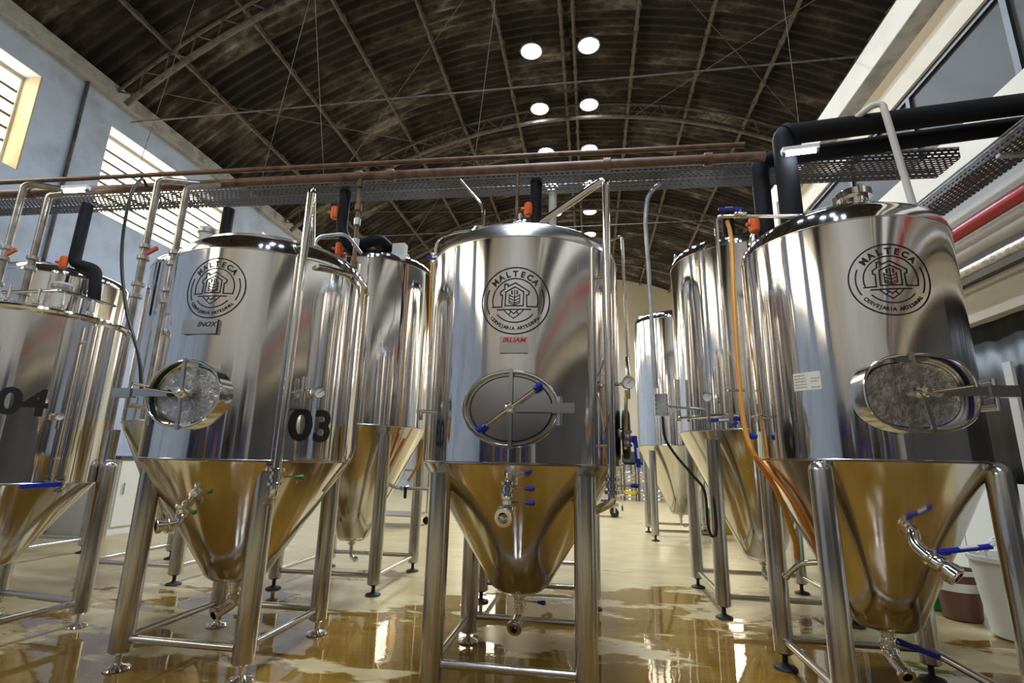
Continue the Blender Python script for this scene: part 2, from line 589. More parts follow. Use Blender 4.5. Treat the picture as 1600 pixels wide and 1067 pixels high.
# thin tie rods and diagonal braces under the roof
def on_roof(a_deg, y, drop=.25):
    a = math.radians(a_deg)
    return ((AR - drop) * math.sin(a), y, (AR - drop) * math.cos(a))
for p, q in (((-38, 6.0), (-12, 11.2)), ((-30, 9.6), (-6, 6.2)), ((-20, 10.2), (2, 13.8)), ((8, 10.2), (26, 5.9)), ((6, 6.2), (28, 9.8)), ((-36, 10.4), (-14, 14.0)), ((-12, 10.3), (-32, 14.0))):
    MB().rod(on_roof(*p), on_roof(*q), .009, 6).build('brace_rod', 'rust_steel', ceil)
for y in (5.65, 10.0):
    x0, z0 = arc(math.radians(-39.5))
    x1, z1 = arc(math.radians(39.5))
    MB().rod((x0 - AX, y + .25, 6.05 - AZ), (x1 - AX, y + .25, 6.05 - AZ), .012, 6).build('tie_rod', 'rust_steel', ceil)

# ---- high-bay lamps: two rows under the ridge
def high_bay():
    root = empty('ceiling_lamp', (0, 0, 0))
    MB().lathe([(.02, .16), (.06, .15), (.10, .08), (.20, .05), (.215, .0), (.19, -.012), (.185, .0)], seg=28, cap0=True).build('housing', 'lamp_housing', root)
    for a in range(12):
        t_ = a * PI / 6
        MB().obox((.15 * math.cos(t_), .15 * math.sin(t_), .075), .09, .008, .05, (math.cos(t_), math.sin(t_), 0), (-math.sin(t_), math.cos(t_), 0)).build('cooling_fin', 'lamp_housing', root, smooth=False)
    MB().lathe([(.185, -.004), (.12, -.008), (.0005, -.01)], seg=28).build('lens', 'lamp_face', root)
    MB().rod((0, 0, .15), (0, 0, .55), .006, 6).build('hanging_rod', 'rust_steel', root)
    return root
lamp0 = high_bay()
lamp_light = bpy.data.lights.new('high_bay_light', 'AREA')
lamp_light.shape = 'DISK'
lamp_light.size = .36
lamp_light.energy = LAMP_W
lamp_light.color = (.74, .86, 1.0)
lamp_light.spread = math.radians(150)
_l = bpy.data.objects.new('high_bay_light', lamp_light)
COL.objects.link(_l)
_l.parent = lamp0
_l.location = (0, 0, -.03)
ordn = ['nearest', 'second nearest', 'third nearest', 'fourth nearest', 'fifth nearest', 'farthest']
first = True
for side, x in (('left', -1.03), ('right', .05)):
    for i in range(6):
        y = 8.04 + 1.63 * i
        o = lamp0 if first else copy_tree(lamp0)
        first = False
        o.location = (x, y, 8.64)
        tag(o, 'round white high-bay lamp, %s one in the %s row under the ridge' % (ordn[i], side), 'lamp', 'high-bay lamps under the ridge')
for i, (x, y) in enumerate([(-1.03, 3.2), (.05, 3.2), (-1.03, -.1), (.05, -.1), (-1.03, -3.4), (.05, -3.4)]):  # unseen extra lamps, added to light the near part of the hall
    o = copy_tree(lamp0)
    o.location = (x, y, 8.64)
    tag(o, 'extra high-bay lamp added under the ridge for light, out of view', 'lamp', 'added lamps out of view')

# ---- mezzanine on the right
MY0, MY1 = YR, 8.75
def beam(name, x0, x1, z0, z1, mat, y0=MY0, y1=MY1):
    return struct(MB().box((x0, y0, z0), (x1, y1, z1)).build(name, mat, smooth=False))
beam('trim_2', 3.2, 3.75, 5.46, 5.80, 'white_beam')
MB_ = MB().box((3.205, MY0, 5.452), (3.45, MY1, 5.46)).build('soffit', 'concrete', bpy.data.objects['trim_2'], smooth=False)
beam('trim_3', 3.41, 3.7, 5.02, 5.452, 'cream_beam')
beam('trim_4', 3.2, 3.7, 3.58, 3.96, 'white_beam')
beam('trim_5', 3.3, 3.5, 2.62, 3.58, 'taupe_wall')
beam('trim_6', 3.2, 3.5, 2.27, 2.62, 'cream_beam')
ys = [MY0 + .1 + 1.3 * i for i in range(12)]
for i in range(11):
    a, b_ = ys[i], min(ys[i + 1], MY1)
    wnd = struct(MB().box((3.44, a, 4.96), (3.50, b_, 5.02)).box((3.44, a, 3.96), (3.50, b_, 4.02)).box((3.44, a, 4.02), (3.50, a + .06, 4.96)).build('window_%d' % (11 + i), 'window_frame_black', smooth=False))
    MB().box((3.47, a + .06, 4.02), (3.48, b_, 4.96)).build('pane', 'mezz_glass', wnd, smooth=False)
struct(MB().box((3.18, 8.45, 0), (3.5, 8.75, 5.46)).build('trim_7', 'white_beam', smooth=False))
struct(MB().box((3.7, MY0, 2.3), (6.5, MY1, 2.5)).build('trim_8', 'dark_panel', smooth=False))
struct(MB().box((3.7, MY0, 5.5), (6.5, MY1, 5.7)).build('trim_9', 'concrete', smooth=False))
# plastic sheet hanging below the mezzanine, made of overlapping folds
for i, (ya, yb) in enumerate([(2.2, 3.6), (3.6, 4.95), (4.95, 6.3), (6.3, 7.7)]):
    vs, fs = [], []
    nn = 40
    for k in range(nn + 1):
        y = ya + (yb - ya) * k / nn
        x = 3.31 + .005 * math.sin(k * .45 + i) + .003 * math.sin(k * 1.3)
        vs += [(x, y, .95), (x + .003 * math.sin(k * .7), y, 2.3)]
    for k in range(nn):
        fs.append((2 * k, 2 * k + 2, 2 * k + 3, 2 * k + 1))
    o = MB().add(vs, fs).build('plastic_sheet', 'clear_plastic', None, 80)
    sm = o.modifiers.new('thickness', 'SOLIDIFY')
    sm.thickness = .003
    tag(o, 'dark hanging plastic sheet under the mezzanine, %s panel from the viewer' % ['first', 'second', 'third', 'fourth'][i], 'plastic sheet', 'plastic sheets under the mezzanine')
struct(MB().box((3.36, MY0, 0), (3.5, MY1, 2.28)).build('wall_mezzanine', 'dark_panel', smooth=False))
for i, (ya, yb) in enumerate([(1.6, 3.4), (3.42, 5.2), (5.22, 7.0)]):
    tag(MB().box((3.20, ya, .02), (3.25, yb, .96)).build('white_board', 'white_tub', smooth=False),
        'tall white board leaning-height panel along the right wall, %s one from the viewer' % ['first', 'second', 'third'][i], 'panel', 'white boards along the right wall')
tag(MB().box((3.26, 4.45, .96), (3.285, 4.53, 1.9)).build('pale_strip', 'taupe_wall', smooth=False), 'narrow pale upright strip on the dark plastic sheet', 'strip')
# pipes and trays along the mezzanine front
def long_pipe(name, x, z, r, mat, label, cat, y0=-6.3, y1=8.4):
    o = MB().rod((x, y0, z), (x, y1, z), r, 20).build(name, mat)
    return tag(o, label, cat)
rp_ = long_pipe('red_pipe', 2.98, 2.935, .052, 'red_paint', 'glossy red pipe running along the mezzanine front', 'pipe')
for y in (1.0, 3.2, 5.4, 7.6):
    MB().lathe([(.055, -.015), (.062, -.015), (.062, .015), (.055, .015)], (2.98, y, 2.935), (0, 1, 0), 20).build('pipe_clip', 'galvanised', rp_)
    MB().box((2.97, y - .015, 2.98), (3.30, y + .015, 3.0)).build('pipe_bracket', 'galvanised', rp_, smooth=False)
long_pipe('grey_pipe', 3.06, 2.78, .05, 'taupe_wall', 'matt grey pipe just below the red pipe', 'pipe')
long_pipe('foil_pipe', 3.05, 2.635, .04, 'foil', 'crinkled silver foil wrapped pipe below the grey pipe', 'pipe')
long_pipe('thin_black_pipe', 3.1, 2.545, .014, 'black_rubber', 'thin black pipe below the foil wrapped pipe', 'pipe')
def tray(name, w_, h_, L, loc, rot, label):
    """open channel along local x, punched floor and sides"""
    t_ = .002
    o = MB().box((0, -w_ / 2, 0), (L, w_ / 2, t_)).box((0, -w_ / 2, t_), (L, -w_ / 2 + t_, h_)).box((0, w_ / 2 - t_, t_), (L, w_ / 2, h_)).build(name, 'perforated', smooth=False)
    o.location = loc
    o.rotation_euler = rot
    MB().rod((0, -w_ / 2, h_), (L, -w_ / 2, h_), .006, 6).build('rolled_edge', 'galvanised', o)
    MB().rod((0, w_ / 2, h_), (L, w_ / 2, h_), .006, 6).build('rolled_edge', 'galvanised', o)
    return tag(o, label, 'cable tray')
tray('cable_tray', .20, .05, 14.5, (3.07, -6.2, 3.37), (0, 0, PI / 2), 'perforated metal cable tray along the mezzanine, the upper one')
tray('cable_tray', .24, .07, 14.5, (2.96, -6.2, 3.22), (0, 0, PI / 2), 'perforated metal cable tray along the mezzanine, the lower one above the red pipe')
for y in (1.5, 3.6, 5.7, 7.6):
    MB().box((2.84, y, 3.19), (3.3, y + .04, 3.215)).build('bracket', 'galvanised', bpy.data.objects['cable_tray'], smooth=False).matrix_parent_inverse = (Matrix.Translation((3.07, -6.2, 3.37)) @ Matrix.Rotation(PI / 2, 4, 'Z')).inverted()

# ================================================================ TANK PARTS
def pol(th, r, z):
    """tank-local point: angle in degrees from the front (-y) towards the right (+x)"""
    a = math.radians(th)
    return Vector((r * math.sin(a), -r * math.cos(a), z))
def rad(th):
    a = math.radians(th)
    return Vector((math.sin(a), -math.cos(a), 0))
def tan_(th):
    a = math.radians(th)
    return Vector((math.cos(a), math.sin(a), 0))
def ring(mb, o, ax, r0_, r1_, h_, seg=24):
    """flat collar from r0_ to r1_, half height h_"""
    mb.lathe([(r0_, -h_), (r1_ - .002, -h_), (r1_, -h_ + .002), (r1_, h_ - .002), (r1_ - .002, h_), (r0_, h_)], o, ax, seg)
def valve(parent, p, ax, hdir, r=.02, L=.07, rod=.075, knob='blue_plastic', name='valve'):
    """tri-clamp butterfly valve: body between two clamp collars, thin handle with a coloured knob"""
    p, ax, hdir = Vector(p), Vector(ax).normalized(), Vector(hdir).normalized()
    mb = MB()
    mb.rod(p - ax * L / 2, p + ax * L / 2, r)
    ring(mb, p - ax * L * .42, ax, r * .9, r * 1.65, .008)
    ring(mb, p + ax * L * .42, ax, r * .9, r * 1.65, .008)
    ring(mb, p, ax, r * .9, r * 1.35, .011)
    o = mb.build(name, 'polished', parent)
    a = p + hdir * r
    b_ = p + hdir * (r + rod)
    MB().rod(a, b_, .0042, 8).build('handle', 'polished', o)
    MB().lathe([(.0055, -.022), (.0085, -.012), (.012, .010), (.0115, .018), (.006, .022)], b_ + hdir * .008, hdir, 14, True, True).build('knob', knob, o)
    return o
def lever_valve(parent, p, ax, ldir, updir, r=.02, L=.09, lever=.15, mat='blue_plastic', name='ball_valve', tagm=True):
    p, ax, ldir, updir = Vector(p), Vector(ax).normalized(), Vector(ldir).normalized(), Vector(updir).normalized()
    mb = MB()
    mb.rod(p - ax * L / 2, p + ax * L / 2, r)
    mb.lathe([(r, -.022), (r * 1.35, -.016), (r * 1.45, 0), (r * 1.35, .016), (r, .022)], p, ax, 16)
    ring(mb, p - ax * L * .42, ax, r * .9, r * 1.5, .008)
    ring(mb, p + ax * L * .42, ax, r * .9, r * 1.5, .008)
    mb.rod(p, p + updir * (r + .022), .008, 10)
    o = mb.build(name, 'polished', parent)
    q = p + updir * (r + .024)
    MB().obox(q + ldir * .005, .035, .026, .014, ldir, updir.cross(ldir)).obox(q + ldir * (lever * .5 + .01) + updir * .008, lever, .024, .010, ldir + updir * .06, updir.cross(ldir)).build('lever', mat, o)
    if tagm:
        MB().obox(q + ldir * (lever * .55) + updir * .0158, lever * .4, .015, .004, ldir + updir * .06, updir.cross(ldir)).build('lever_sticker', 'white_plastic', o)
    return o
def gauge(parent, p, ax, r=.032, name='pressure_gauge'):
    p, ax = Vector(p), Vector(ax).normalized()
    u, v, w_ = basis(ax)
    mb = MB().lathe([(r * .3, -.030), (r * .9, -.026), (r, -.018), (r, .006), (r * .93, .009), (r * .9, .004)], p, ax, 28, True)
    mb.rod(p - Vector((0, 0, r)), p - Vector((0, 0, r + .05)), .007, 10)
    o = mb.build(name, 'polished', parent)
    MB().lathe([(r * .9, .003), (.0005, .003)], p, ax, 28).build('dial', 'white_plastic', o)
    mk = MB()
    for k in range(11):
        a = math.radians(-45 + 27 * k)
        d = u * math.cos(a) + v * math.sin(a)
        mk.obox(p + ax * .0035 + d * r * .72, r * .16, .0012, .0006, d, ax.cross(d))
    d = (u * .7 + v * .7).normalized()
    mk.obox(p + ax * .004 + d * r * .2, r * .95, .0022, .0008, d, ax.cross(d))
    mk.build('dial_print', 'black_print', o, smooth=False)
    return o
def elbow(parent, pts, r, name='outlet_elbow', mat='polished', fil=.05, collars=True):
    mb = MB().tube(pts, r, fil, 16, True)
    if collars:
        for a, b_ in ((0, 1), (-1, -2)):
            p, q = Vector(pts[a]), Vector(pts[b_])
            ax = (q - p).normalized()
            ring(mb, p + ax * .012, ax, r * .95, r * 1.4, .009)
    return mb.build(name, mat, parent)

# ---- lettering and line work wrapped round the shell
def text2d(body, size, bold=0.0):
    cu = bpy.data.curves.new('lettering', 'FONT')
    cu.body = body
    cu.size = size
    cu.offset = bold
    cu.align_x = 'CENTER'
    cu.resolution_u = 3
    o = bpy.data.objects.new('lettering', cu)
    COL.objects.link(o)
    dg = bpy.context.evaluated_depsgraph_get()
    me = bpy.data.meshes.new_from_object(o.evaluated_get(dg))
    vs = [(v.co.x, v.co.y) for v in me.vertices]
    fs = [tuple(p.vertices) for p in me.polygons]
    bpy.data.objects.remove(o)
    bpy.data.curves.remove(cu)
    bpy.data.meshes.remove(me)
    return vs, fs
class Flat:
    def __init__(s):
        s.v, s.f = [], []
    def add(s, vs, fs):
        n = len(s.v)
        s.v += vs
        s.f += [tuple(i + n for i in f) for f in fs]
    def line(s, pts, w_, step=.05):
        for (x0, y0), (x1, y1) in zip(pts[:-1], pts[1:]):
            L = math.hypot(x1 - x0, y1 - y0)
            if L < 1e-6:
                continue
            ux, uy = (x1 - x0) / L, (y1 - y0) / L
            x0, y0, x1, y1 = x0 - ux * w_ * .45, y0 - uy * w_ * .45, x1 + ux * w_ * .45, y1 + uy * w_ * .45
            n = max(1, int(L / step))
            vs = []
            for k in range(n + 1):
                x, y = x0 + (x1 - x0) * k / n, y0 + (y1 - y0) * k / n
                vs += [(x - uy * w_ / 2, y + ux * w_ / 2), (x + uy * w_ / 2, y - ux * w_ / 2)]
            s.add(vs, [(2 * k, 2 * k + 1, 2 * k + 3, 2 * k + 2) for k in range(n)])
    def arc(s, r, a0, a1, w_, n=60):
        vs = []
        for k in range(n + 1):
            a = math.radians(a0 + (a1 - a0) * k / n)
            vs += [((r - w_ / 2) * math.sin(a), (r - w_ / 2) * math.cos(a)), ((r + w_ / 2) * math.sin(a), (r + w_ / 2) * math.cos(a))]
        s.add(vs, [(2 * k, 2 * k + 1, 2 * k + 3, 2 * k + 2) for k in range(n)])
    def arc_text(s, body, size, r, span, bottom=False, bold=0.0):
        n = len(body)
        for i, ch in enumerate(body):
            if ch == ' ':
                continue
            a = math.radians(-span / 2 + span * i / (n - 1))
            vs, fs = text2d(ch, size, bold)
            cyx = size * .36
            out = []
            for x, y in vs:
                y -= cyx
                if not bottom:
                    out.append((r * math.sin(a) + x * math.cos(a) + y * math.sin(a), r * math.cos(a) - x * math.sin(a) + y * math.cos(a)))
                else:
                    out.append((r * math.sin(a) + x * math.cos(a) - y * math.sin(a), -r * math.cos(a) + x * math.sin(a) + y * math.cos(a)))
            s.add(out, fs)
    def slice(s, step=.012):
        """cut big flat glyphs into upright strips so they follow the curved shell"""
        me = bpy.data.meshes.new('glyph')
        me.from_pydata([(x, y, 0) for x, y in s.v], [], s.f)
        bm = bmesh.new()
        bm.from_mesh(me)
        xs = [v[0] for v in s.v]
        x = min(xs) + step
        while x < max(xs):
            bmesh.ops.bisect_plane(bm, geom=bm.verts[:] + bm.edges[:] + bm.faces[:], plane_co=(x, 0, 0), plane_no=(1, 0, 0))
            x += step
        bm.verts.index_update()
        s.v = [(v.co.x, v.co.y) for v in bm.verts]
        s.f = [tuple(v.index for v in f.verts) for f in bm.faces]
        bm.free()
        bpy.data.meshes.remove(me)
        return s
    def wrap(s, R, th, z, scale, name, mat, parent, e=.0012):
        vs = []
        for x, y in s.v:
            a = math.radians(th) + x * scale / R
            vs.append(((R + e) * math.sin(a), -(R + e) * math.cos(a), z + y * scale))
        mb = MB().add(vs, s.f)
        return mb.build(name, mat, parent, smooth=False)
def emblem():
    g = Flat()
    c = lambda x, y: ((x - 366) / 295, (565 - y) / 295)
    L = lambda pts, w_=.027: g.line([c(*p) for p in pts], w_ * 1.35)
    g.arc(1.0, 0, 360, .040, 120)
    g.arc(.66, -107, 107, .036, 80)
    g.arc(.84, -118, -66, .036, 30)
    g.arc(.84, 66, 118, .036, 30)
    g.arc(.66, 128, 232, .036, 40)
    L([(168, 622), (252, 622), (256, 518), (240, 515), (240, 486), (274, 462), (274, 420), (302, 420), (304, 440), (366, 410), (485, 486), (482, 515), (463, 520), (466, 620), (556, 620)])
    L([(281, 613), (286, 490), (363, 446), (438, 490), (435, 615), (281, 613)])
    L([(361, 472), (361, 612)], .022)
    L([(315, 512), (315, 590), (361, 606), (405, 590), (405, 512)], .02)
    for dy in (0, 27, 52):
        L([(315, 520 + dy), (361, 540 + dy), (405, 520 + dy)], .02)
    for x in (338, 383):
        L([(x, 482), (x, 508)], .034)
    L([(214, 646), (500, 646)])
    L([(270, 650), (312, 692), (336, 664)], .022)
    L([(312, 692), (356, 724), (400, 692), (378, 664), (356, 684), (334, 664)], .022)
    L([(400, 692), (442, 650)], .022)
    L([(322, 656), (356, 684), (390, 656)], .022)
    g.arc_text('MALTECA', .245, .815, 94, bold=.010)
    g.arc_text('CERVEJARIA ARTESANAL', .135, .835, 104, True, bold=.005)
    return g
EMBLEM = emblem()
def flat_text(body, size, bold=0.0, width=1.0, slant=0.0):
    g = Flat()
    vs, fs = text2d(body, size, bold)
    g.add([(x * width + y * slant, y) for x, y in vs], fs)
    return g
def nameplate(parent, R, th, z, w_, h_, text, mat, tsize, dz=0.0):
    o = MB()
    n, tk = 10, .012
    vs, fs = [], []
    c = pol(th, R + .004, z)
    u, v, k = tan_(th), Vector((0, 0, 1)), rad(th)
    o.obox(c + k * .004, w_, h_, .010, u, v)
    for sx_ in (-1, 1):
        o.obox(c + u * sx_ * (w_ / 2 - .002) - k * .004, .004, h_, .022, u, v)
    pl = o.build('nameplate', 'satin', parent, smooth=False)
    g = flat_text(text, tsize, .001, 1.15, .25)
    vs = [c + k * .0097 + u * x + v * (y + dz) for x, y in g.v]
    MB().add(vs, g.f).build('lettering', mat, pl, smooth=False)
    return pl

def oval(a, b_, n=48, p=2.0):
    return [(a * math.copysign(abs(math.cos(t_)) ** (2 / p), math.cos(t_)), b_ * math.copysign(abs(math.sin(t_)) ** (2 / p), math.sin(t_))) for t_ in (2 * PI * i / n for i in range(n))]
def manhole(parent, R, th, z, a, b_, out, gasket, arm, door_mat, inset, arm_len, p=2.0, handles=False, tilt=0.0):
    """oval hatch: a neck standing out of the shell, an inset door, a clamping bar and a hinge arm"""
    u, v, k = tan_(th), Vector((0, 0, 1)), rad(th)
    c = pol(th, R, z)
    def pt(x, y, d):
        return c + u * x + v * y + k * d
    back = -(R - math.sqrt(max(R * R - a * a, .01))) - .02
    n = 48
    mb = MB()
    rings = [(1.0, back), (1.0, out - .004), (.985, out), (.955, out), (.94, out - .004), (.94, out - inset - .012)]
    vs, fs = [], []
    for s_, d in rings:
        for x, y in oval(a, b_, n, p):
            t_ = 1 - (1 - s_) * a / math.hypot(x, y)
            vs.append(pt(x * t_, y * t_, d))
    for i in range(len(rings) - 1):
        for j in range(n):
            q = (j + 1) % n
            fs.append((i * n + j, i * n + q, (i + 1) * n + q, (i + 1) * n + j))
    mh = mb.add(vs, fs).build('manhole', 'polished', parent)
    # door with a raised rim and gasket
    def plate(sc, d0, d1, name, mat):
        vs = [pt(x * sc, y * sc, d0) for x, y in oval(a, b_, n, p)] + [pt(x * sc, y * sc, d1) for x, y in oval(a, b_, n, p)]
        vs += [pt(0, 0, d1)]
        fs = [(j, (j + 1) % n, n + (j + 1) % n, n + j) for j in range(n)] + [(n + j, n + (j + 1) % n, 2 * n) for j in range(n)]
        return MB().add(vs, fs).build(name, mat, mh)
    plate(.955, out - inset - .03, out - inset - .014, 'seat', 'satin')
    plate(.86, out - inset - .016, out - inset - .006, 'gasket', gasket)
    plate(.825, out - inset - .008, out - inset + .002, 'door', door_mat)
    # clamping bar across the mouth
    ct, st = math.cos(tilt), math.sin(tilt)
    bd = v * ct + u * st
    MB().obox(pt(0, 0, out + .006), .016, b_ * 2.06, .012, bd.cross(k), bd).build('clamp_bar', 'satin', mh, smooth=False)
    # spindle
    hb = MB()
    hb.lathe([(.026, -.012), (.026, .004), (.018, .010), (.018, .022), (.009, .024), (.009, .05)], pt(0, 0, out + .004), k, 16, False, True)
    hb.rod(pt(0, 0, out - inset), pt(0, 0, out + .004), .010, 10)
    hb.build('spindle', 'polished', mh)
    if handles:
        d = (u * .80 + v * .60).normalized()
        for sgn in (1, -1):
            q = pt(0, 0, out + .036)
            MB().rod(q, q + d * sgn * .155, .0055, 10).build('handle', 'polished', mh)
            MB().lathe([(.007, 0), (.011, .006), (.0145, .030), (.013, .042), (.006, .046)], q + d * sgn * .135, d * sgn, 14, True, True).build('knob', 'blue_plastic', mh)
    else:
        q = pt(0, 0, out + .03)
        d = (u * -arm * .9 + v * .1 + k * .25).normalized()
        MB().rod(q - d * .05, q + d * .05, .008, 10).rod(q + u * arm * .02, q + u * arm * .15 + v * .018 + k * .03, .006, 10).build('handle', 'polished', mh)
        MB().lathe([(.012, -.02), (.015, -.012), (.015, .012), (.012, .02)], q - d * .045, d, 12, True, True).build('knob', 'gasket_black' if arm < 0 else 'dull_steel', mh)
    # hinge arm
    if arm:
        x0, x1 = (.02 if handles else .06) * arm, arm_len * arm
        MB().obox(pt((x0 + x1) / 2, .0, out + .016), abs(x1 - x0), .036, .016, u, v).build('hinge_arm', 'satin', mh, smooth=False)
        xb = arm * arm_len
        MB().obox(pt(xb - arm * .045, 0, out + .012), .10, .046, .040, u, v).build('hinge_block', 'satin', mh, smooth=False)
        hp = MB().rod(pt(xb - arm * .06, -.075, out - .002), pt(xb - arm * .06, .055, out - .002), .010, 12)
        hp.rod(pt(xb - arm * .06, -.06, out - .002), pt(xb - arm * .09, -.06, back), .012, 12)
        hp.rod(pt(xb - arm * .06, .05, out - .002), pt(xb - arm * .09, .05, back), .008, 12)
        hp.build('hinge_pin', 'polished', mh)
    return mh

def shell(parent, R, z0, z1, zc, rc, dome=.10, seam=True, flat=False, lid='tank_steel'):
    kn = .115
    prof = [(R - .02, z0 - .004), (R, z0)]
    prof += [(R, z0 + (z1 - z0) * t_) for t_ in (.02, .25, .5, .75, 1.0)]
    side, prof = prof, [(R, z1)]
    if flat:
        # rolled rim and a flat lid
        prof += [(R + .004, z1 + .004), (R + .022, z1 + .010), (R + .026, z1 + .024), (R + .020, z1 + .036), (R - .01, z1 + .040), (R - .05, z1 + .042), (.001, z1 + .07)]
    else:
        prof += [(R - kn + kn * math.cos(a), z1 + kn * math.sin(a)) for a in (math.radians(x) for x in (12, 25, 38, 50, 62, 72))]
        rr_, zz = prof[-1]
        for t_ in (.15, .4, .7, 1.0):
            prof.append((max(rr_ * (1 - t_), .001), zz + dome * (1 - (1 - t_) ** 2)))
    body = MB().lathe(side, seg=96).build('body', 'tank_steel', parent, 40)
    MB().lathe(prof, seg=96).build('lid', lid, parent, 40)
    if seam and not flat:
        MB().lathe([(R + .0005, z1 - .004), (R + .0025, z1 - .002), (R + .0025, z1 + .002), (R + .0005, z1 + .004)], seg=96).build('weld_seam', 'satin', body)
    # cone
    cp = [(R - .001, z0)]
    cp += [(R - (R - rc) * t_, z0 - (z0 - zc) * t_) for t_ in (.03, .25, .5, .75, .97)]
    cp += [(rc * .86, zc - .004), (rc * .5, zc - .012), (.03, zc - .018)]
    cone = MB().lathe(cp, seg=96).build('cone', 'cone_steel', parent, 40)
    MB().lathe([(R - .004, z0 - .006), (R + .003, z0 - .003), (R + .003, z0 + .003), (R + .0004, z0 + .006)], seg=96).build('seam_ring', 'satin', cone)
    return body, cone
def legs(parent, hx, hy, r, ztop, zbar=.14, rbar=.019, foot='polished', cap=False, rot=0.0, zfoot=.075):
    cr, sr = math.cos(rot), math.sin(rot)
    P = [(x * cr - y * sr, x * sr + y * cr) for x, y in ((-hx, -hy), (hx, -hy), (hx, hy), (-hx, hy))]
    for x, y in P:
        prof = [(r * .75, zfoot), (r, zfoot + .01), (r, ztop)]
        if cap:
            prof += [(r * .92, ztop + r * .35), (r * .7, ztop + r * .65), (r * .3, ztop + r * .9), (.002, ztop + r * .95)]
        l_ = MB().lathe(prof, (x, y, 0), seg=28, cap0=True, cap1=not cap).build('leg', 'satin', parent)
        MB().lathe([(.055, 0), (.06, .004), (.055, .012), (.022, .022), (.014, .03), (.014, zfoot + .012)], (x, y, 0), seg=22, cap0=True).build('foot', foot, l_)
    for i in range(4):
        (xa, ya), (xb, yb) = P[i], P[(i + 1) % 4]
        d = Vector((xb - xa, yb - ya, 0)).normalized()
        MB().rod(Vector((xa, ya, zbar)) + d * r * .9, Vector((xb, yb, zbar)) - d * r * .9, rbar, 14).build('crossbar', 'satin', parent)

# ================================================================ FRONT ROW
# ---- middle tank
T = tag(empty('fermentation_tank', (-.385, 2.88, 0)), 'polished conical steel tank with red-lettered nameplate and blue-knobbed hatch, middle of the front row', 'tank', 'conical tanks of the front row')
RC = .546
shell(T, RC, 1.035, 2.155, .395, .14, lid='lid_steel')
legs(T, .352, .372, .052, .985, zfoot=.05)
manhole(T, RC, 2.2, 1.283, .226, .178, .045, 'gasket_black', 1, 'door_steel', .012, .285, handles=True)
EMBLEM.wrap(RC, 2.7, 1.814, .170, 'emblem', 'black_print', T)
nameplate(T, RC, 2.7, 1.588, .135, .078, 'IRUAM', 'red_print', .032, .012)
# side pipe from the lid down the right flank
def P3(th, r, z):
    return pol(th, r, z)
MB().tube([P3(20, .33, 2.27), P3(20, .33, 2.33), P3(53, .60, 2.555), P3(53, .60, .93)], .021, .05, 16).build('side_pipe', 'polished', T)
for z in (2.0, 1.13):
    MB().rod(P3(53, .60, z), P3(53, RC - .01, z), .008, 8).build('pipe_bracket', 'polished', T)
valve(T, P3(53, .60, .945), (0, 0, 1), tan_(35), .022, .07, .10)
MB().tube([P3(53, .60, .92), P3(53, .60, .87), P3(50, .46, .80)], .02, .04, 14).build('pipe_foot', 'polished', T)
MB().tube([P3(70, .45, 2.25), P3(72, .60, 2.30), P3(72, .615, 1.55)], .009, .03, 10).build('gauge_line', 'polished', T)
gauge(T, P3(60, .66, 1.44), rad(5))
MB().rod(P3(60, .645, 1.40), P3(68, .60, 1.12), .009, 8).rod(P3(60, .66, 1.475), P3(66, .625, 1.58), .010, 8).build('gauge_pipe', 'polished', T)
MB().rod(P3(58, .56, 1.435), P3(60, .64, 1.435), .008, 8).build('gauge_stem', 'polished', T)
lever_valve(T, P3(66, .62, 1.17), (0, 0, 1), (0.05, 0, -1), rad(50), .014, .08, .13)
MB().lathe([(.11, -.02), (.13, -.015), (.135, 0), (.13, .015), (.11, .02)], P3(84, .575, 1.20), rad(84), 24, True, True).build('side_port', 'gasket_black', T)
MB().rod(P3(80, .53, 1.2), P3(80, .60, 1.2), .03, 14).build('port_hub', 'satin', T)
# lid: neck with clamp, thin lines
pm = MB()
pm.rod(P3(-70, .28, 2.2), P3(-70, .28, 2.40), .042, 20)
ring(pm, P3(-70, .28, 2.395), (0, 0, 1), .03, .062, .012)
pm.build('lid_port', 'polished', T)
MB().rod(P3(-70, .28, 2.41), P3(-70, .28, 2.425), .05, 20).rod(P3(-82, .34, 2.40), P3(-90, .38, 2.40), .012, 10).build('port_clamp', 'satin', T)
MB().tube([P3(-66, .27, 2.42), P3(-66, .27, 2.56), P3(-80, .42, 2.78)], .010, .06, 10).build('lid_tube', 'polished', T)
MB().tube([P3(-40, .06, 2.47), P3(-100, .50, 2.50), P3(-100, .62, 2.46), P3(-100, .62, 2.12)], .010, .06, 10).build('spray_line', 'polished', T)
lever_valve(T, P3(-100, .62, 2.33), (0, 0, 1), tan_(0), rad(-60), .012, .06, .09)
vv = valve(T, P3(-30, .06, 2.47), (1, 0, 0), (0, 0, 1), .014, .07, .02, 'dull_steel', 'lid_valve')
MB().rod(P3(0, .05, 2.3), P3(0, .05, 2.47), .022, 14).build('lid_stub', 'polished', T)
MB().rod(P3(-56, RC - .02, 1.29), P3(-56, RC + .07, 1.29), .010, 12).rod(P3(-56, RC + .05, 1.29), P3(-56, RC + .05, 1.245), .014, 12).build('sample_stub', 'polished', T)
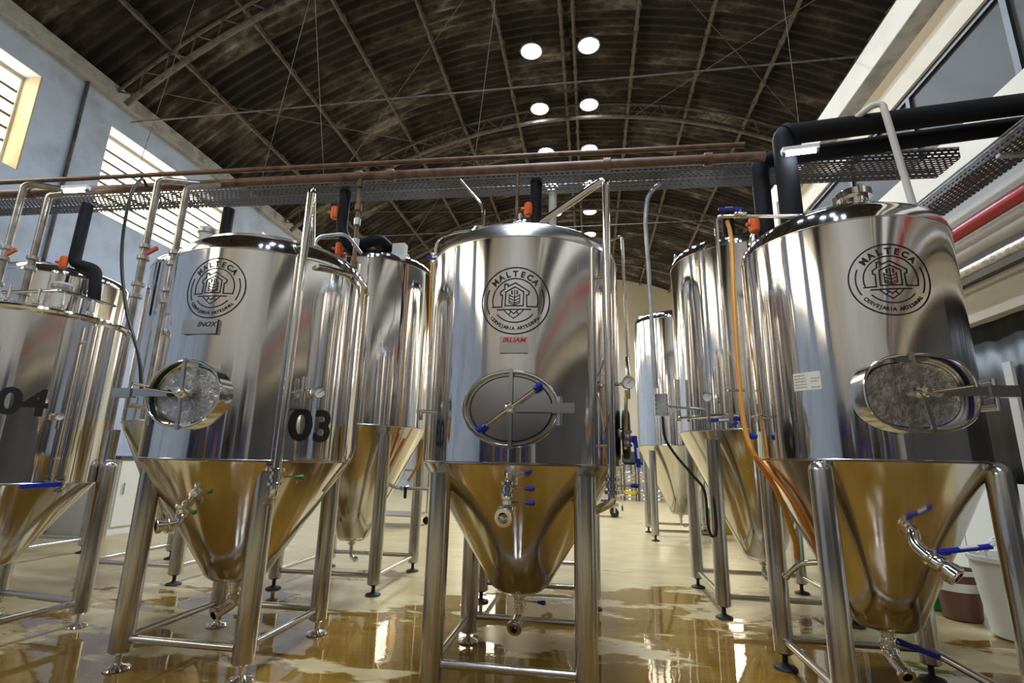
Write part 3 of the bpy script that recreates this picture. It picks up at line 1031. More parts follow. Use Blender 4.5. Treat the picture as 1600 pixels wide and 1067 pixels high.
# cone fittings
def cone_pt(R, z0, rc, zc, th, z, e=0.0):
    r = rc + (R - rc) * (z - zc) / (z0 - zc)
    return pol(th, r + e, z)
q = cone_pt(RC, 1.035, .14, .395, 1, .955)
MB().tube([q + Vector((0, .03, 0)), q + Vector((0, -.035, 0)), q + Vector((0, -.045, -.02))], .02, .02, 14).build('cone_stub', 'polished', T)
valve(T, q + Vector((0, -.045, -.03)), (0, 0, 1), (1, -.1, .05), .02, .06, .075)
valve(T, q + Vector((0, -.048, -.085)), (0, -.1, 1), (1, -.2, 0), .017, .05, .085)
elbow(T, [q + Vector((0, -.05, -.10)), q + Vector((0, -.052, -.145)), q + Vector((-.008, -.10, -.150))], .030, 'cone_outlet', fil=.03)
mb = MB().rod((0, 0, .30), (0, 0, .40), .024, 16)
ring(mb, Vector((0, 0, .372)), (0, 0, 1), .02, .045, .010)
mb.build('bottom_stub', 'polished', T)
valve(T, (0, 0, .335), (0, 0, 1), (1, -.15, 0), .022, .06, .09)
elbow(T, [(0, 0, .31), (0, 0, .255), (-.012, -.10, .225)], .028, 'bottom_outlet', fil=.04)
TANK_C = T

# ---- tank 03
T = tag(empty('fermentation_tank', (-2.0, 2.83, 0)), 'polished conical steel tank numbered 03 with green-knobbed valves, left of the middle tank', 'tank', 'conical tanks of the front row')
R3 = .56
shell(T, R3, 1.02, 2.135, .375, .15, .12)
legs(T, .338, .345, .052, .965)
manhole(T, R3, 0, 1.337, .212, .172, .05, 'gasket_green', -1, 'frosted_steel', .045, .36, tilt=-.06)
EMBLEM.wrap(R3, 3.4, 1.906, .166, 'emblem', 'black_print', T)
nameplate(T, R3, 0, 1.69, .20, .075, '       INOX', 'black_print', .036)
flat_text('03', .235, .007, 1.16).slice().wrap(R3, 64, 1.132, 1.0, 'tank_number', 'black_print', T)
MB().tube([P3(70, .30, 2.24), P3(70, .30, 2.31), P3(46, .62, 2.545), P3(46, .62, .93)], .021, .05, 16).build('side_pipe', 'polished', T)
for z in (1.96, 1.08):
    MB().rod(P3(46, .62, z), P3(46, R3 - .01, z), .008, 8).build('pipe_bracket', 'polished', T)
valve(T, P3(46, .62, .945), (0, 0, 1), tan_(30), .024, .08, .075, 'green_plastic')
MB().tube([P3(46, .62, .915), P3(46, .62, .86), P3(44, .45, .78)], .02, .04, 14).build('pipe_foot', 'polished', T)
mb = MB().rod(P3(54, R3, 1.36), P3(54, R3 + .06, 1.36), .012, 12).rod(P3(54, R3 + .05, 1.30), P3(54, R3 + .05, 1.46), .014, 12)
ring(mb, P3(54, R3 + .05, 1.385), (0, 0, 1), .012, .026, .008)
mb.build('sample_valve', 'polished', T)
MB().obox(P3(52, R3 + .05, 1.295), .075, .014, .014, tan_(52), rad(52)).build('valve_plate', 'satin', T, smooth=False)
gauge(T, P3(62, R3 + .06, 1.385), (rad(62) * .4 + rad(10) * .6), .03)
# loop of bent tube along the lid edge and a hanging line on the right flank
MB().tube([P3(55, R3 + .03, 2.10), P3(80, R3 + .04, 2.13), P3(100, R3 + .03, 2.10), P3(100, R3 + .03, 1.05), P3(95, .45, .85)], .012, .06, 10).build('jacket_line', 'polished', T)
MB().tube([P3(55, R3 + .03, 2.10), P3(55, R3 - .01, 2.10)], .012, 0, 10).build('jacket_inlet', 'polished', T)
# lid collar
mb = MB()
ring(mb, Vector((0, 0, 2.245)), (0, 0, 1), .42, .475, .018, 64)
mb.build('lid_collar', 'satin', T)
mb = MB().rod(P3(70, .3, 2.22), P3(70, .3, 2.30), .035, 16)
ring(mb, P3(70, .3, 2.29), (0, 0, 1), .02, .05, .01)
mb.build('lid_port', 'polished', T)
MB().tube([P3(110, .2, 2.28), P3(110, .2, 2.48), P3(140, .42, 2.62), P3(150, .60, 2.55)], .012, .08, 10).build('vent_tube', 'galvanised', T)
# lifting eye
def eye_plate(parent, th, R, z, s_=.06, mat='white_beam'):
    u, k = tan_(th), rad(th)
    vs, n = [], 20
    c = pol(th, R, z + s_ * .6)
    for d in (-.006, .006):
        for rr_ in (s_ * .35, s_):
            for i in range(n):
                a = 2 * PI * i / n
                x, y = rr_ * math.cos(a), rr_ * math.sin(a)
                if rr_ == s_ and y < 0:
                    y = max(y * 1.5, -s_ * 1.2)
                    x = math.copysign(s_, x) if abs(x) > .2 * s_ else x
                vs.append(c + u * x + Vector((0, 0, y)) + k * d)
    fs = []
    for i in range(n):
        j = (i + 1) % n
        fs += [(i, n + i, n + j, j), (2 * n + i, 2 * n + j, 3 * n + j, 3 * n + i), (n + i, 3 * n + i, 3 * n + j, n + j), (i, j, 2 * n + j, 2 * n + i)]
    return MB().add(vs, fs).build('lifting_eye', mat, parent)
eye_plate(T, 118, .50, 2.26, .05)
# cone fittings
q = cone_pt(R3, 1.02, .15, .375, -2, .80)
MB().tube([q + Vector((0, .03, 0)), q + Vector((0, -.03, .01)), q + Vector((0, -.05, -.02))], .018, .02, 14).build('cone_stub', 'polished', T)
valve(T, q + Vector((0, -.05, -.025)), (0, -.2, 1), (.95, -.3, -.05), .019, .06, .06, 'green_plastic')
mb = MB().tube([q + Vector((0, -.055, -.05)), q + Vector((0, -.06, -.085)), q + Vector((-.05, -.14, -.095))], .024, .03, 16, True)
ring(mb, q + Vector((-.044, -.13, -.094)), (-.53, -.85, -.1), .022, .034, .010)
ring(mb, q + Vector((-.02, -.09, -.091)), (-.53, -.85, -.1), .022, .034, .010)
mb.build('cone_outlet', 'polished', T)
mb = MB().rod((0, 0, .29), (0, 0, .38), .024, 16)
ring(mb, Vector((0, 0, .35)), (0, 0, 1), .02, .045, .010)
mb.build('bottom_stub', 'polished', T)
valve(T, (0, 0, .305), (0, 0, 1), (1, -.25, 0), .022, .06, .07, 'green_plastic')
elbow(T, [(0, 0, .28), (0, 0, .235), (-.035, -.10, .195)], .028, 'bottom_outlet', fil=.04)

# ---- right front tank
T = tag(empty('fermentation_tank', (1.365, 2.87, 0)), 'conical steel tank with deep oval hatch and taped note, right end of front row', 'tank', 'conical tanks of the front row')
RG = .487
shell(T, RG, 1.085, 2.195, .335, .135, .14)
legs(T, .352, .352, .050, 1.04, .145, cap=True, foot='foot_rubber')
manhole(T, RG, -1.5, 1.362, .215, .166, .075, 'gasket_blue', 1, 'frosted_steel', .07, .325, 2.5, tilt=-.13)
EMBLEM.wrap(RG, -2.0, 1.884, .168, 'emblem', 'black_print', T)
# taped note with handwriting
g = Flat()
g.add([(x, y) for x in (-.062, -.03, 0, .03, .062) for y in (-.042, .042)], [(0, 2, 3, 1), (2, 4, 5, 3), (4, 6, 7, 5), (6, 8, 9, 7)])
nt_ = g.wrap(RG, -47.5, 1.445, 1.0, 'taped_note', 'paper', T)
g = Flat()
for i in range(5):
    y = .028 - i * .014
    x = -.055
    while x < -.006:
        l_ = random.uniform(.006, .016)
        g.line([(x, y), (min(x + l_, -.003), y + random.uniform(-.001, .001))], .0025, .02)
        x += l_ + .005
    if i in (1, 2, 4):
        x = .02
        while x < .05:
            l_ = random.uniform(.006, .014)
            g.line([(x, y - .003), (min(x + l_, .057), y - .003)], .0025, .02)
            x += l_ + .005
g.wrap(RG, -47.5, 1.445, 1.0, 'handwriting', 'ink', nt_, .0018)
# lid neck
mb = MB().lathe([(.062, 2.28), (.062, 2.50), (.060, 2.50)], (.13, .0, 0), seg=28)
ring(mb, Vector((.13, 0, 2.555)), (0, 0, 1), .02, .088, .020, 32)
mb.rod((.13, 0, 2.50), (.13, 0, 2.54), .066, 28)
mb.build('lid_neck', 'polished', T)
for k in range(3):
    a = k * 2.1 + .4
    MB().obox((.13 + .09 * math.cos(a), .09 * math.sin(a), 2.555), .03, .016, .05, (math.cos(a), math.sin(a), 0), (-math.sin(a), math.cos(a), 0)).build('clamp_lug', 'satin', T)
def wire_eye(parent, th, R, z, s_=.045):
    c = pol(th, R, z)
    u = tan_(th)
    pts = [c - u * s_ * .4]
    for i in range(13):
        a = math.radians(-60 + i * 300 / 12 - 60)
        pts.append(c + Vector((0, 0, s_ * 1.2)) - u * s_ * math.cos(a + 0) * -1 + Vector((0, 0, s_ * math.sin(a + 0))))
    pts = [c + Vector((0, 0, s_ * 1.1)) + (u * math.sin(math.radians(a)) * s_ - Vector((0, 0, 1)) * math.cos(math.radians(a)) * s_) for a in range(25, 336, 20)]
    pts = [c - Vector((0, 0, .03)) + u * .006] + pts + [c - Vector((0, 0, .03)) - u * .006]
    return MB().tube(pts, .009, 0, 10).build('lifting_eye', 'polished', parent)
wire_eye(T, -95, RG - .06, 2.27, .042)
# rinse line over the shoulder and down the left flank
q0 = Vector((-.54, .33, 0))
MB().tube([Vector((.0, .16, 2.52)), q0 + Vector((0, 0, 2.64)), q0 + Vector((0, 0, 1.3))], .013, .05, 12).build('rinse_line', 'polished', T)
MB().rod((0, .16, 2.3), (0, .16, 2.53), .013, 12).build('rinse_stub', 'polished', T)
lever_valve(T, Vector((-.40, .28, 2.617)), (.54, -.17, -.12), (-1, .1, 0), (0, 0, 1), .016, .07, .12)
hose('amber_hose', [Vector((-.47, .33, 2.60)), Vector((-.46, .31, 2.45)), Vector((-.50, .22, 2.0)), Vector((-.535, .12, 1.55)), Vector((-.545, .05, 1.25)), Vector((-.52, .0, 1.10)), Vector((-.44, -.03, .93)), Vector((-.36, .02, .70)), Vector((-.33, .10, .60))], .013, 'hose_amber', T)
hose('orange_hose', [Vector((-.52, -.02, 1.10)), Vector((-.42, -.12, .92)), Vector((-.32, -.10, .72)), Vector((-.27, -.02, .60))], .010, 'hose_orange', T)
MB().obox(Vector((-.56, .1, 1.46)), .09, .02, .012, (1, 0, 0), (0, 1, 0)).build('hose_clip', 'satin', T)
elbow(T, [Vector((-.24, 0, .60)), Vector((-.33, .06, .58)), Vector((-.40, .10, .50))], .014, 'hose_tail', fil=.04)
# small sample cluster at the left
mb = MB().rod(P3(-86, RG, 1.30), P3(-86, RG + .05, 1.30), .010, 10).rod(P3(-86, RG + .045, 1.20), P3(-86, RG + .045, 1.40), .010, 10).rod(P3(-78, RG + .045, 1.22), P3(-78, RG + .045, 1.36), .006, 10).rod(P3(-88, RG + .045, 1.30), P3(-74, RG + .045, 1.30), .007, 10)
mb.build('sample_cock', 'polished', T)
MB().lathe([(.010, -.014), (.018, -.010), (.018, .010), (.010, .014)], P3(-82, RG + .06, 1.20), rad(-40), 14, True, True).build('sample_knob', 'blue_plastic', T)
# cone fittings
q = cone_pt(RG, 1.085, .135, .335, -3, .78)
MB().tube([q + Vector((.01, .05, .02)), q + Vector((-.01, -.03, .02)), q + Vector((-.02, -.05, -.03)), q + Vector((.0, -.085, -.065))], .026, .035, 16).build('cone_stub', 'polished', T)
lever_valve(T, q + Vector((.022, -.115, -.092)), (.5, -.62, -.55), (1, -.05, .12), (.25, -.3, .9), .024, .09, .16)
elbow(T, [q + Vector((.04, -.14, -.115)), q + Vector((.058, -.163, -.135))], .029, 'cone_outlet', fil=0)
mb = MB().rod((0, 0, .25), (0, 0, .335), .022, 16)
ring(mb, Vector((0, 0, .315)), (0, 0, 1), .02, .042, .010)
mb.build('bottom_stub', 'polished', T)
lever_valve(T, (0, 0, .265), (0, 0, 1), (.85, -.5, -.25), (1, 0, 0), .024, .08, .13, tagm=False)
elbow(T, [(0, 0, .235), (.005, -.01, .20), (.012, -.10, .15)], .027, 'bottom_outlet', fil=.04)

# ---- tank 04
T = tag(empty('fermentation_tank', (-3.52, 2.68, 0)), 'smaller flat-lidded steel tank numbered 04, cut off by the left edge of the picture', 'tank', 'conical tanks of the front row')
RA = .44
shell(T, RA, .86, 1.83, .39, .12, flat=True)
legs(T, .36, .33, .05, .95, .14, rot=-.1, cap=True)
flat_text('04', .205, .007, 1.08).slice().wrap(RA, 51.8, 1.243, 1.0, 'tank_number', 'black_print', T)
MB().tube([P3(20, RA - .06, 1.94), P3(60, RA - .06, 2.0), P3(110, RA - .05, 2.0)], .010, .03, 10).build('lid_rail', 'polished', T)
for th in (25, 45, 62, 85):
    mb = MB().rod(P3(th, RA - .06, 1.86), P3(th, RA - .06, 1.99), .009, 10)
    ring(mb, P3(th, RA - .06, 1.90), (0, 0, 1), .008, .022, .01)
    mb.build('lid_clamp', 'polished', T)
MB().tube([P3(80, RA + .06, 1.80), P3(80, RA + .06, .84)], .020, 0, 14).build('side_pipe', 'polished', T)
for z in (1.70, 1.0):
    MB().rod(P3(80, RA + .06, z), P3(80, RA - .01, z), .008, 8).build('pipe_bracket', 'polished', T)
lever_valve(T, P3(80, RA + .06, .86), (0, 0, 1), (-.6, -.75, -.05), rad(45), .02, .09, .15, tagm=False)
gauge(T, P3(72, RA + .05, 1.24), rad(60), .022)
MB().rod((0, 0, .25), (0, 0, .39), .024, 14).build('bottom_stub', 'polished', T)
elbow(T, [(0, 0, .27), (0, 0, .22), (.03, -.08, .19)], .026, 'bottom_outlet', fil=.04)

# ================================================================ BACK ROWS
RB = .59
def back_tank(z1=2.80):
    root = empty('fermentation_tank', (0, 0, 0))
    shell(root, RB, 1.315, z1, .335, .13, .12)
    legs(root, .425, .455, .052, 1.24, .14, foot='foot_rubber')
    mb = MB().rod((0, 0, .22), (0, 0, .335), .020, 14)
    ring(mb, Vector((0, 0, .30)), (0, 0, 1), .018, .036, .010)
    mb.build('bottom_stub', 'polished', root)
    elbow(root, [(0, 0, .25), (0, 0, .19), (.06, -.03, .16), (.075, -.04, .19)], .016, 'bottom_outlet', fil=.03, collars=True)
    return root
B0 = back_tank()
spots = [(-2.13, 4.55, 'taller steel tank behind the gap between tank 03 and the middle tank'),
         (-3.82, 4.47, 'taller steel tank standing directly behind and left of tank 03'),
         (-5.75, 4.5, 'taller steel tank behind tank 04, near the pale left wall'),
         (-.42, 4.57, 'taller steel tank hidden behind the middle front tank'),
         (1.34, 4.57, 'taller steel tank behind the right front tank, beside its amber hose'),
         (1.3, 8.2, 'distant steel tank in the third row, left of the tank with the amber hose')]
backs = []
for i, (x, y, lab) in enumerate(spots):
    o = B0 if i == 0 else (back_tank(3.22) if i == 5 else copy_tree(B0))
    o.location = (x, y, 0)
    tag(o, lab, 'tank', 'taller tanks of the back rows')
    backs.append(o)
D, B2, A2, H, E_, F_ = backs
wire_eye(D, 60, .45, 2.86, .05)
wire_eye(E_, -95, RB - .05, 2.86, .05)
hose('amber_hose', [P3(62, .80, 2.9), P3(64, .79, 2.4), P3(66, .80, 1.8), P3(66, .80, 1.3), P3(68, .74, 1.05), P3(70, .60, .86)], .013, 'hose_amber', D)
hose('orange_hose', [P3(62, .60, 1.22), P3(60, .47, 1.0), P3(58, .40, .86)], .012, 'hose_orange', D)
MB().tube([P3(58, .42, .84), P3(64, .52, .80), P3(68, .66, .80), P3(72, .8, .80)], .014, .03, 10).build('hose_manifold', 'dull_steel', D)
lever_valve(D, P3(66, .60, .80), tan_(70), (0, 0, -1), rad(30), .014, .07, .07, 'black_rubber', tagm=False)
# fittings on the tank behind the right front one
gauge(E_, P3(-42, RB + .09, 1.56), (rad(-42) + rad(20)), .036)
MB().tube([P3(-70, RB + .07, 1.42), P3(-20, RB + .10, 1.42)], .013, 0, 10).rod(P3(-42, RB + .09, 1.5), P3(-42, RB + .09, 1.36), .010, 10).rod(P3(-60, RB, 1.42), P3(-60, RB + .08, 1.42), .012, 10).build('gauge_manifold', 'polished', E_)
lever_valve(E_, P3(-22, RB + .10, 1.38), (0, 0, 1), (-1, -.05, -.08), rad(-20), .020, .11, .20)
MB().tube([P3(-75, RB + .05, 1.40), P3(-75, RB + .05, 1.75)], .022, 0, 12).build('sight_glass', 'polished', E_)
# control box and cable on the third-row tank side
cb = tag(MB().box((-.05, -.03, -.085), (.05, .03, .085)).build('control_box', 'galvanised', smooth=False), 'small grey metal control box with a row of screws beside the back right tank', 'control box')
cb.location = (.545, 4.1, 1.50)
for sx_ in (-.042, .042):
    for k in range(5):
        MB().rod((sx_, -.032, -.07 + .035 * k), (sx_, -.028, -.07 + .035 * k), .005, 8).build('screw', 'gasket_black', cb)
MB().rod((0, .03, 0), (.28, .25, 0), .01, 8).build('box_bracket', 'galvanised', cb)
tag(hose('power_cable', [(.55, 4.09, 1.41), (.56, 4.08, 1.25), (.63, 4.07, 1.12), (.74, 4.06, .98), (.82, 4.05, .86), (.83, 4.05, .62), (.86, 4.05, .55), (.89, 4.06, .62), (.885, 4.07, .80), (.90, 4.1, .84)], .010, 'black_rubber'), 'black cable drooping from the grey control box towards the back right tank', 'cable')
tag(MB().tube([(.50, 4.0, 1.62), (.47, 4.0, 3.05), (.50, 4.0, 3.26), (.60, 4.0, 3.365)], .017, .1, 12).build('conduit_riser', 'galvanised'), 'slender grey conduit rising from the control box to the overhead tray', 'conduit')

# ================================================================ OVERHEAD PIPES
tag(MB().rod((XL + .02, 3.74, 3.68), (1.22, 3.74, 3.505), .022, 14).build('rusty_pipe', 'copper_rust'), 'thin rusty pipe, topmost of the overhead run above the tanks', 'pipe')
tag(MB().rod((XL + .02, 3.58, 3.44), (1.30, 3.58, 3.29), .038, 16).build('rusty_pipe', 'copper_rust'), 'thick rusty pipe with collars in the overhead run above the tanks', 'pipe')
for x in (-5.2, -3.6, -1.9, -1.62, .15, .9):
    mb = MB()
    z = 3.44 + (x - XL) / (1.30 - XL) * (3.29 - 3.44)
    ring(mb, Vector((x, 3.58, z)), (1, 0, 0), .034, .050, .028, 18)
    mb.build('collar', 'copper_rust', bpy.data.objects['rusty_pipe.001'])
ct = tray('cable_tray', .28, .09, 9.95, (XL + .02, 3.98, 3.52), (0, math.atan2(.16, 8.5), 0), 'perforated metal cable tray crossing above the front row of tanks')
for i, (x, ytop, ztop, dxt) in enumerate([(-3.16, 3.8, 7.1, .35), (-2.47, 3.8, 7.6, -.75), (-1.05, 3.8, 8.6, .30), (1.72, 3.8, 8.3, -.1), (-4.6, 3.8, 6.3, .3)]):
    lx = x - XL
    z = 3.52 - lx * .0188
    MB().rod((lx, 0, .05), (lx + dxt, 0, ztop - z), .0028, 6).build('hanger_wire', 'rust_steel', ct)
# drop pipes
tag(MB().tube([(-.55, 3.58, 3.36), (-.55, 3.56, 2.6), (-.42, 3.2, 2.50)], .014, .04, 12).build('copper_drop', 'copper_rust'), 'thin copper drop pipe above the middle tank lid', 'pipe')
o = tag(MB().tube([(-1.88, 3.56, 3.36), (-1.85, 3.56, 2.2)], .016, 0, 12).build('copper_drop', 'copper_rust'), 'copper drop pipe with unions between tank 03 and the middle tank', 'pipe')
for z in (3.26, 3.05, 2.92, 2.74, 2.55, 2.42):
    mb = MB()
    ring(mb, Vector((-1.865 - (z - 2.8) * .025, 3.56, z)), (0, 0, 1), .014, .027, .03, 14)
    mb.build('union', 'galvanised' if z in (2.92, 2.74) else 'copper_rust', o)
tag(MB().tube([(-.30, 3.95, 3.3), (-.30, 3.95, 2.4)], .034, 0, 14).build('beige_drop', 'taupe_wall'), 'thick beige drop pipe behind the middle tank lid', 'pipe')
def orange_valve(parent, p, s_=1.0):
    p = Vector(p)
    return MB().lathe([(.03 * s_, -.06), (.045 * s_, -.05), (.05 * s_, 0), (.045 * s_, .05), (.03 * s_, .06)], p, (0, 0, 1), 16, True, True).rod(p, p + Vector((-.06, -.02, 0)), .014).build('valve_body', 'orange_plastic', parent)
o = tag(MB().tube([(-2.20, 3.92, 3.42), (-2.20, 3.92, 3.02), (-2.10, 3.95, 2.86), (-1.88, 4.0, 2.98), (-1.86, 4.22, 2.98), (-1.86, 4.22, 2.84)], .05, .08, 14).build('insulated_pipe', 'insulation'), 'black insulated drop pipe with orange valve left of the middle tank', 'pipe')
orange_valve(o, (-2.27, 3.90, 3.20), .75)
orange_valve(o, (-2.21, 3.93, 2.86), .7)
MB().tube([(-2.18, 3.95, 2.95), (-2.32, 3.97, 2.86), (-2.33, 3.98, 2.55)], .04, .06, 12).build('branch', 'insulation', o)
o = tag(MB().tube([(-.44, 3.92, 3.39), (-.44, 3.92, 2.55)], .05, 0, 14).build('insulated_pipe', 'insulation'), 'black insulated drop pipe with orange valve behind the middle tank lid', 'pipe')
orange_valve(o, (-.50, 3.88, 3.12), .75)
tag(MB().box((-1.80, 4.14, 2.83), (-1.68, 4.22, 2.99)).build('junction_box', 'white_plastic', smooth=False), 'small white junction box on the lid of the tank behind 03', 'box')
# big black insulated mains on the right
o = tag(MB().tube([(1.43, 3.55, 2.45), (1.43, 3.55, 3.445), (1.55, 3.55, 3.445), (3.3, 3.55, 3.57)], .074, .10, 20).build('insulated_main', 'insulation'), 'thick black insulated main turning from vertical to horizontal above the right front tank', 'pipe')
mb = MB()
ring(mb, Vector((1.47, 3.55, 3.43)), (1, 0, .6), .07, .094, .02, 24)
mb.build('elbow_band', 'insulation', o)
o = tag(MB().tube([(1.31, 3.73, 2.45), (1.31, 3.73, 3.33), (1.42, 3.73, 3.36), (3.3, 3.73, 3.52)], .062, .08, 20).build('insulated_main', 'insulation'), 'slimmer black insulated main just behind and below the thick one', 'pipe')
orange_valve(o, (1.21, 3.66, 2.78), .8)
tag(MB().rod((1.18, 4.20, 2.86), (1.18, 4.20, 3.14), .05, 16).build('insulated_stub', 'insulation'), 'short black insulated stub standing on the lid of the back right tank', 'pipe')
tag(MB().tube([(1.45, 3.47, 1.9), (1.6, 3.41, 1.9), (2.13, 3.41, 1.9), (2.13, 3.41, 2.7), (2.045, 3.41, 3.54), (1.99, 3.44, 3.55), (1.86, 3.55, 3.47)], .022, .06, 12).build('grey_conduit', 'taupe_wall'), 'grey hooked conduit bending over the black mains at the right', 'conduit')
# strip lamps on the overhead run
def strip_lamp(a, b_, label, name='strip_lamp'):
    a, b_ = Vector(a), Vector(b_)
    d = (b_ - a).normalized()
    root = empty(name, a)
    MB().obox((b_ - a) / 2 + Vector((0, 0, .03)), (b_ - a).length, .05, .03, d, Vector((0, 0, 1)).cross(d)).build('housing', 'white_plastic', root, smooth=False)
    MB().rod(d * .02, (b_ - a) - d * .02, .013, 10).build('tube', 'tube_face', root)
    MB().rod(Vector(), d * .02, .015, 10).rod((b_ - a) - d * .02, b_ - a, .015, 10).build('end_cap', 'lamp_housing', root)
    MB().rod((b_ - a) / 2 + Vector((0, .02, .03)), (b_ - a) / 2 + Vector((0, .10, .05)), .008, 8).build('bracket', 'galvanised', root)
    tag(root, label, 'lamp')
    return root
strip_lamp((-4.64, 3.43, 3.30), (-4.38, 3.43, 3.295), 'bright strip lamp on the overhead run at the left')
strip_lamp((1.36, 3.42, 3.195), (1.60, 3.42, 3.21), 'small bright strip lamp beside the black main elbow')

# ---- steel risers at the left
def riser(x, y, zt, zb, label, handle=None):
    o = tag(MB().tube([(x, y, zb), (x, y, zt), (x + .10, y + (3.58 - y) * .4, zt + .02), (x + .27, 3.58, 3.44 - (x + .27 - XL) * .0176)], .028, .08, 16).build('steel_riser', 'riser_steel'), label, 'pipe')
    for z in (zt - .62, zt - .72, zt - .95, zt - 1.05):
        mb = MB()
        ring(mb, Vector((x, y, z)), (0, 0, 1), .028, .046, .016, 18)
        mb.build('union', 'dull_steel', o)
    if handle:
        MB().obox((x + .10, y - .03, zt - .67), .10, .02, .03, (1, 0, .5), (0, 1, 0)).build('valve_handle', handle, o)
    return o
riser(-3.64, 3.40, 3.33, 1.2, 'hooked steel riser left of tank 03, the nearer of the pair', 'red_plastic')
riser(-3.43, 3.48, 3.30, 1.3, 'hooked steel riser left of tank 03, the farther of the pair', 'red_plastic')
riser(-5.03, 3.40, 3.38, 1.2, 'hooked steel riser at the far left edge, the nearer of the pair', 'orange_plastic')
riser(-4.90, 3.52, 3.33, 1.3, 'hooked steel riser at the far left edge, the farther of the pair')
tag(hose('black_cable', [(-3.88, 3.52, 3.35), (-3.84, 3.42, 3.36), (-3.78, 3.30, 3.1), (-3.72, 3.28, 2.6), (-3.52, 3.24, 2.1), (-3.30, 3.2, 1.75), (-3.22, 3.2, 1.5)], .013, 'black_rubber'), 'black cable hanging down beside the steel risers left of tank 03', 'cable')
def filter_cup(p, label):
    o = tag(MB().lathe([(.02, 0), (.055, .01), (.06, .03), (.065, .18), (.07, .19), (.07, .24), (.03, .25)], p, (0, 0, 1), 20, True, True).build('filter_housing', 'white_plastic'), label, 'filter')
    MB().lathe([(.072, .185), (.078, .19), (.078, .22), (.072, .225)], p, (0, 0, 1), 20).build('filter_ring', 'dull_steel', o)
filter_cup((-3.28, 3.62, 2.72), 'white filter housing beside the steel risers left of tank 03')
filter_cup((-4.62, 3.6, 2.25), 'white filter housing beside the risers at the far left edge')
o = tag(MB().tube([(-4.75, 3.75, 3.35), (-4.75, 3.75, 2.75), (-4.55, 3.8, 2.70), (-4.50, 3.8, 2.4)], .05, .06, 12).build('insulated_pipe', 'insulation'), 'black insulated drop pipe with orange valve at the far left', 'pipe')
orange_valve(o, (-4.80, 3.70, 2.74), .7)
tag(MB().tube([(-3.35, 3.9, 3.3), (-3.35, 3.9, 2.9), (-3.15, 3.9, 2.85), (-3.15, 3.9, 2.6)], .05, .06, 12).build('insulated_pipe', 'insulation'), 'black insulated drop pipe behind the steel risers left of tank 03', 'pipe')

# ================================================================ FLOOR THINGS
def tub(name, p, r0_, r1_, h_, mat, label, cat, tilt=0.0):
    o = MB().lathe([(r0_ * .9, 0), (r0_, .01), (r1_, h_ - .03), (r1_ + .012, h_ - .03), (r1_ + .014, h_), (r1_ - .004, h_), (r0_ - .006, .02), (.001, .016)], seg=40, cap0=True).build(name, mat)
    o.location = p
    o.rotation_euler = (tilt, 0, 0)
    return tag(o, label, cat)
wt = tub('white_tub', (2.80, 4.08, 0), .20, .255, .50, 'white_tub', 'large white plastic tub with white strips poking out, by the right wall', 'tub')
for k in range(9):
    a = random.uniform(0, 6.3)
    hose('plastic_strip', [(.1 * math.cos(a), .1 * math.sin(a), .3), (.16 * math.cos(a + .3), .16 * math.sin(a + .3), .53), (.10 * math.cos(a + 1), .10 * math.sin(a + 1), .60 + random.uniform(0, .05)), (.2 * math.cos(a + 1.6), .2 * math.sin(a + 1.6), .50)], .005, 'white_plastic', wt)
tub('green_bucket', (2.60, 4.86, 0), .17, .21, .42, 'green_tub', 'bright green bucket behind the brown bucket', 'bucket')
bb = tub('brown_bucket', (2.66, 4.50, 0), .115, .14, .34, 'brown_tub', 'dark brown bucket with pale rim and paper label', 'bucket')
MB().lathe([(.141, .315), (.158, .315), (.158, .345), (.141, .345)], seg=36).build('rim', 'white_plastic', bb)
MB().lathe([(.1335, .20), (.1385, .26)], seg=36).build('label', 'paper', bb)
# kegs at the far end
def keg():
    root = empty('beer_keg', (0, 0, 0))
    MB().lathe([(.15, 0), (.19, .0), (.195, .06), (.185, .075), (.195, .10), (.197, .16), (.188, .175), (.197, .19), (.197, .31), (.188, .325), (.197, .34), (.195, .41), (.15, .44), (.04, .45)], seg=28, cap1=True).build('barrel', 'satin', root)
    MB().lathe([(.18, .41), (.19, .41), (.19, .50), (.183, .50), (.18, .41)], seg=28).build('chime', 'satin', root)
    return root
k0 = keg()
first = True
for i in range(5):
    for j in range(2):
        o = k0 if first else copy_tree(k0)
        first = False
        o.location = (.68 + .41 * i, 15.5, .505 * j)
        tag(o, 'steel beer keg far back, %s of the %s stack from the left' % (['lower one', 'upper one'][j], ['first', 'second', 'third', 'fourth', 'fifth'][i]), 'keg', 'kegs at the far end')
        if i == 1 and j == 0:
            MB().lathe([(.1985, .20), (.1985, .29)], seg=28).build('yellow_label', 'yellow_crate', o)
o = tag(empty('storage_rack', (1.1, 16.3, 0)), 'dark storage rack with orange and red bundles behind the kegs', 'rack')
for x in (-.8, .8):
    for y in (-.2, .2):
        MB().box((x - .03, y - .03, 0), (x + .03, y + .03, 1.9)).build('upright', 'dark_panel', o, smooth=False)
for z in (.15, .98, 1.8):
    MB().box((-.83, -.24, z), (.83, .24, z + .04)).build('shelf', 'dark_panel', o, smooth=False)
for x, z, m_ in ((-.45, 1.02, 'orange_plastic'), (.05, 1.02, 'dark_panel'), (.5, 1.02, 'dark_panel')):
    MB().lathe([(.16, 0), (.22, .05), (.23, .25), (.17, .38), (.05, .42)], (x, 0, z), (0, 0, 1), 18, True, True).build('bundle', m_, o)
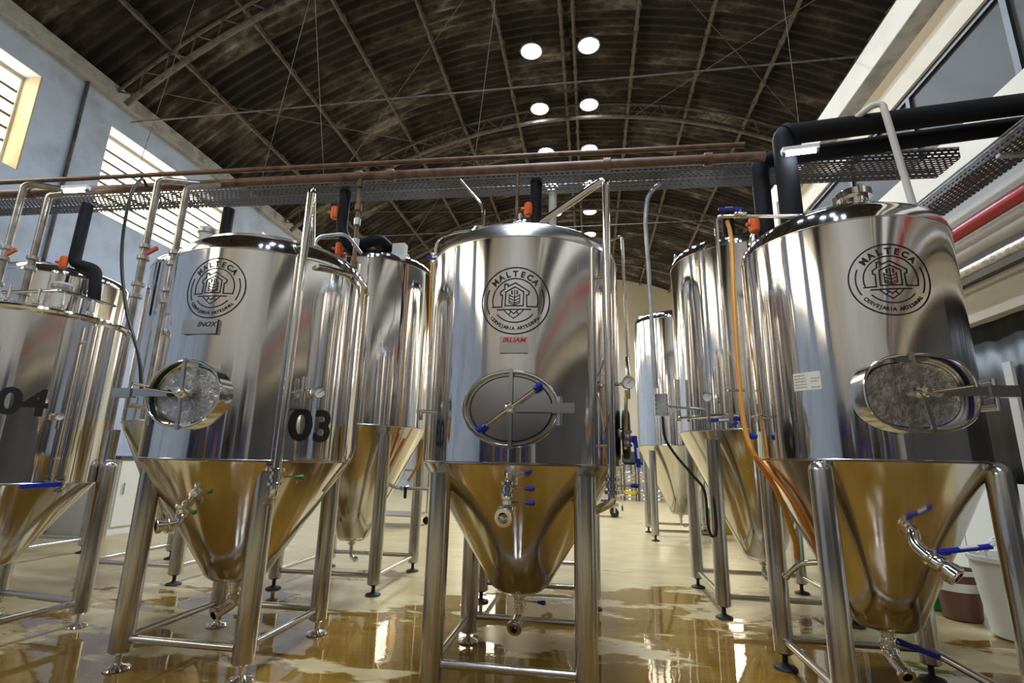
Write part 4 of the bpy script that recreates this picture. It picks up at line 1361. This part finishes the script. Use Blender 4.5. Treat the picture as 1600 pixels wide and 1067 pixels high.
# pump trolley
o = tag(empty('pump_trolley', (.30, 10.9, 0)), 'steel pump on a small wheeled trolley seen past the middle tank', 'pump trolley')
MB().box((-.35, -.2, .20), (.22, .2, .25)).build('deck', 'satin', o, smooth=False)
MB().lathe([(.08, -.22), (.15, -.20), (.16, -.1), (.16, .12), (.13, .16), (.06, .17)], (-.05, 0, .44), (1, 0, 0), 24, True, True).build('motor', 'dull_steel', o)
MB().lathe([(.10, 0), (.17, .01), (.17, .05), (.06, .07)], (.13, 0, .44), (1, 0, 0), 24, True, True).build('pump_head', 'polished', o)
for x in (-.28, .14):
    for y in (-.16, .16):
        MB().lathe([(.03, -.03), (.075, -.03), (.085, -.015), (.085, .015), (.075, .03), (.03, .03)], (x, y, .085), (0, 1, 0), 20, True, True).build('wheel', 'gasket_black', o)
        MB().box((x - .02, y - .04, .085), (x + .02, y - .033, .20)).box((x - .02, y + .033, .085), (x + .02, y + .04, .20)).build('caster_fork', 'galvanised', o, smooth=False)
MB().tube([(-.33, -.15, .25), (-.38, -.15, .95), (-.38, .15, .95), (-.33, .15, .25)], .014, .06, 10).build('push_handle', 'polished', o)
MB().rod((.20, -.05, .44), (.34, -.05, .44), .025, 12).rod((.30, -.05, .44), (.30, -.05, .20), .006, 8).build('pump_outlet', 'polished', o)
MB().rod((.30, -.05, .22), (.30, -.05, .12), .016, 10).build('knob', 'blue_plastic', o)
o = tag(MB().box((-.28, -.2, 0), (.28, .2, .02)).box((-.28, -.2, .02), (-.26, .2, .30)).box((.26, -.2, .02), (.28, .2, .30)).box((-.26, -.2, .02), (.26, -.18, .30)).box((-.26, .18, .02), (.26, .2, .30)).build('yellow_crate', 'yellow_crate', smooth=False), 'yellow plastic crate on the floor beside the third-row tank', 'crate')
o.location = (1.95, 9.0, 0)
for z in (.06, .13, .20, .27):
    MB().box((-.285, -.208, z), (.285, -.20, z + .02)).build('rib', 'yellow_crate', o, smooth=False)
o = tag(MB().lathe([(.11, 0), (.13, .02), (.13, .28), (.10, .34), (.04, .37), (.04, .42)], seg=24, cap0=True, cap1=True).build('green_canister', 'green_tub'), 'green canister standing in the yellow crate', 'canister')
o.location = (1.80, 8.95, .022)
# trolley seen between the left tanks
o = tag(empty('steel_trolley', (-3.2, 8.2, 0)), 'steel trolley on casters seen beyond the tank behind 03', 'trolley')
for z in (.16, .85):
    MB().box((-.55, -.3, z), (.55, .3, z + .03)).build('shelf', 'satin', o, smooth=False)
for x in (-.5, .5):
    for y in (-.26, .26):
        MB().rod((x, y, .12), (x, y, .87), .018, 10).build('post', 'satin', o)
        MB().lathe([(.02, -.015), (.055, -.015), (.06, 0), (.055, .015), (.02, .015)], (x, y, .06), (0, 1, 0), 16, True, True).build('caster', 'gasket_black', o)
# pallet stack by the left wall
o = tag(empty('supply_cabinet', (-6.6, 7.2, 0)), 'low white cabinet against the left wall beyond the tanks', 'cabinet')
MB().box((-.45, -1.2, 0), (.45, 1.2, .95)).build('carcass', 'white_tub', o, smooth=False)
for k in range(4):
    d = MB().box((.45, -1.18 + .6 * k, .10), (.47, -.62 + .6 * k, .93)).build('door', 'white_tub', o, smooth=False)
    MB().rod((.485, -1.1 + .6 * k, .5), (.485, -1.1 + .6 * k, .65), .008, 8).build('handle', 'satin', d)
MB().box((-.47, -1.22, .95), (.48, 1.22, .99)).build('worktop', 'dark_panel', o, smooth=False)
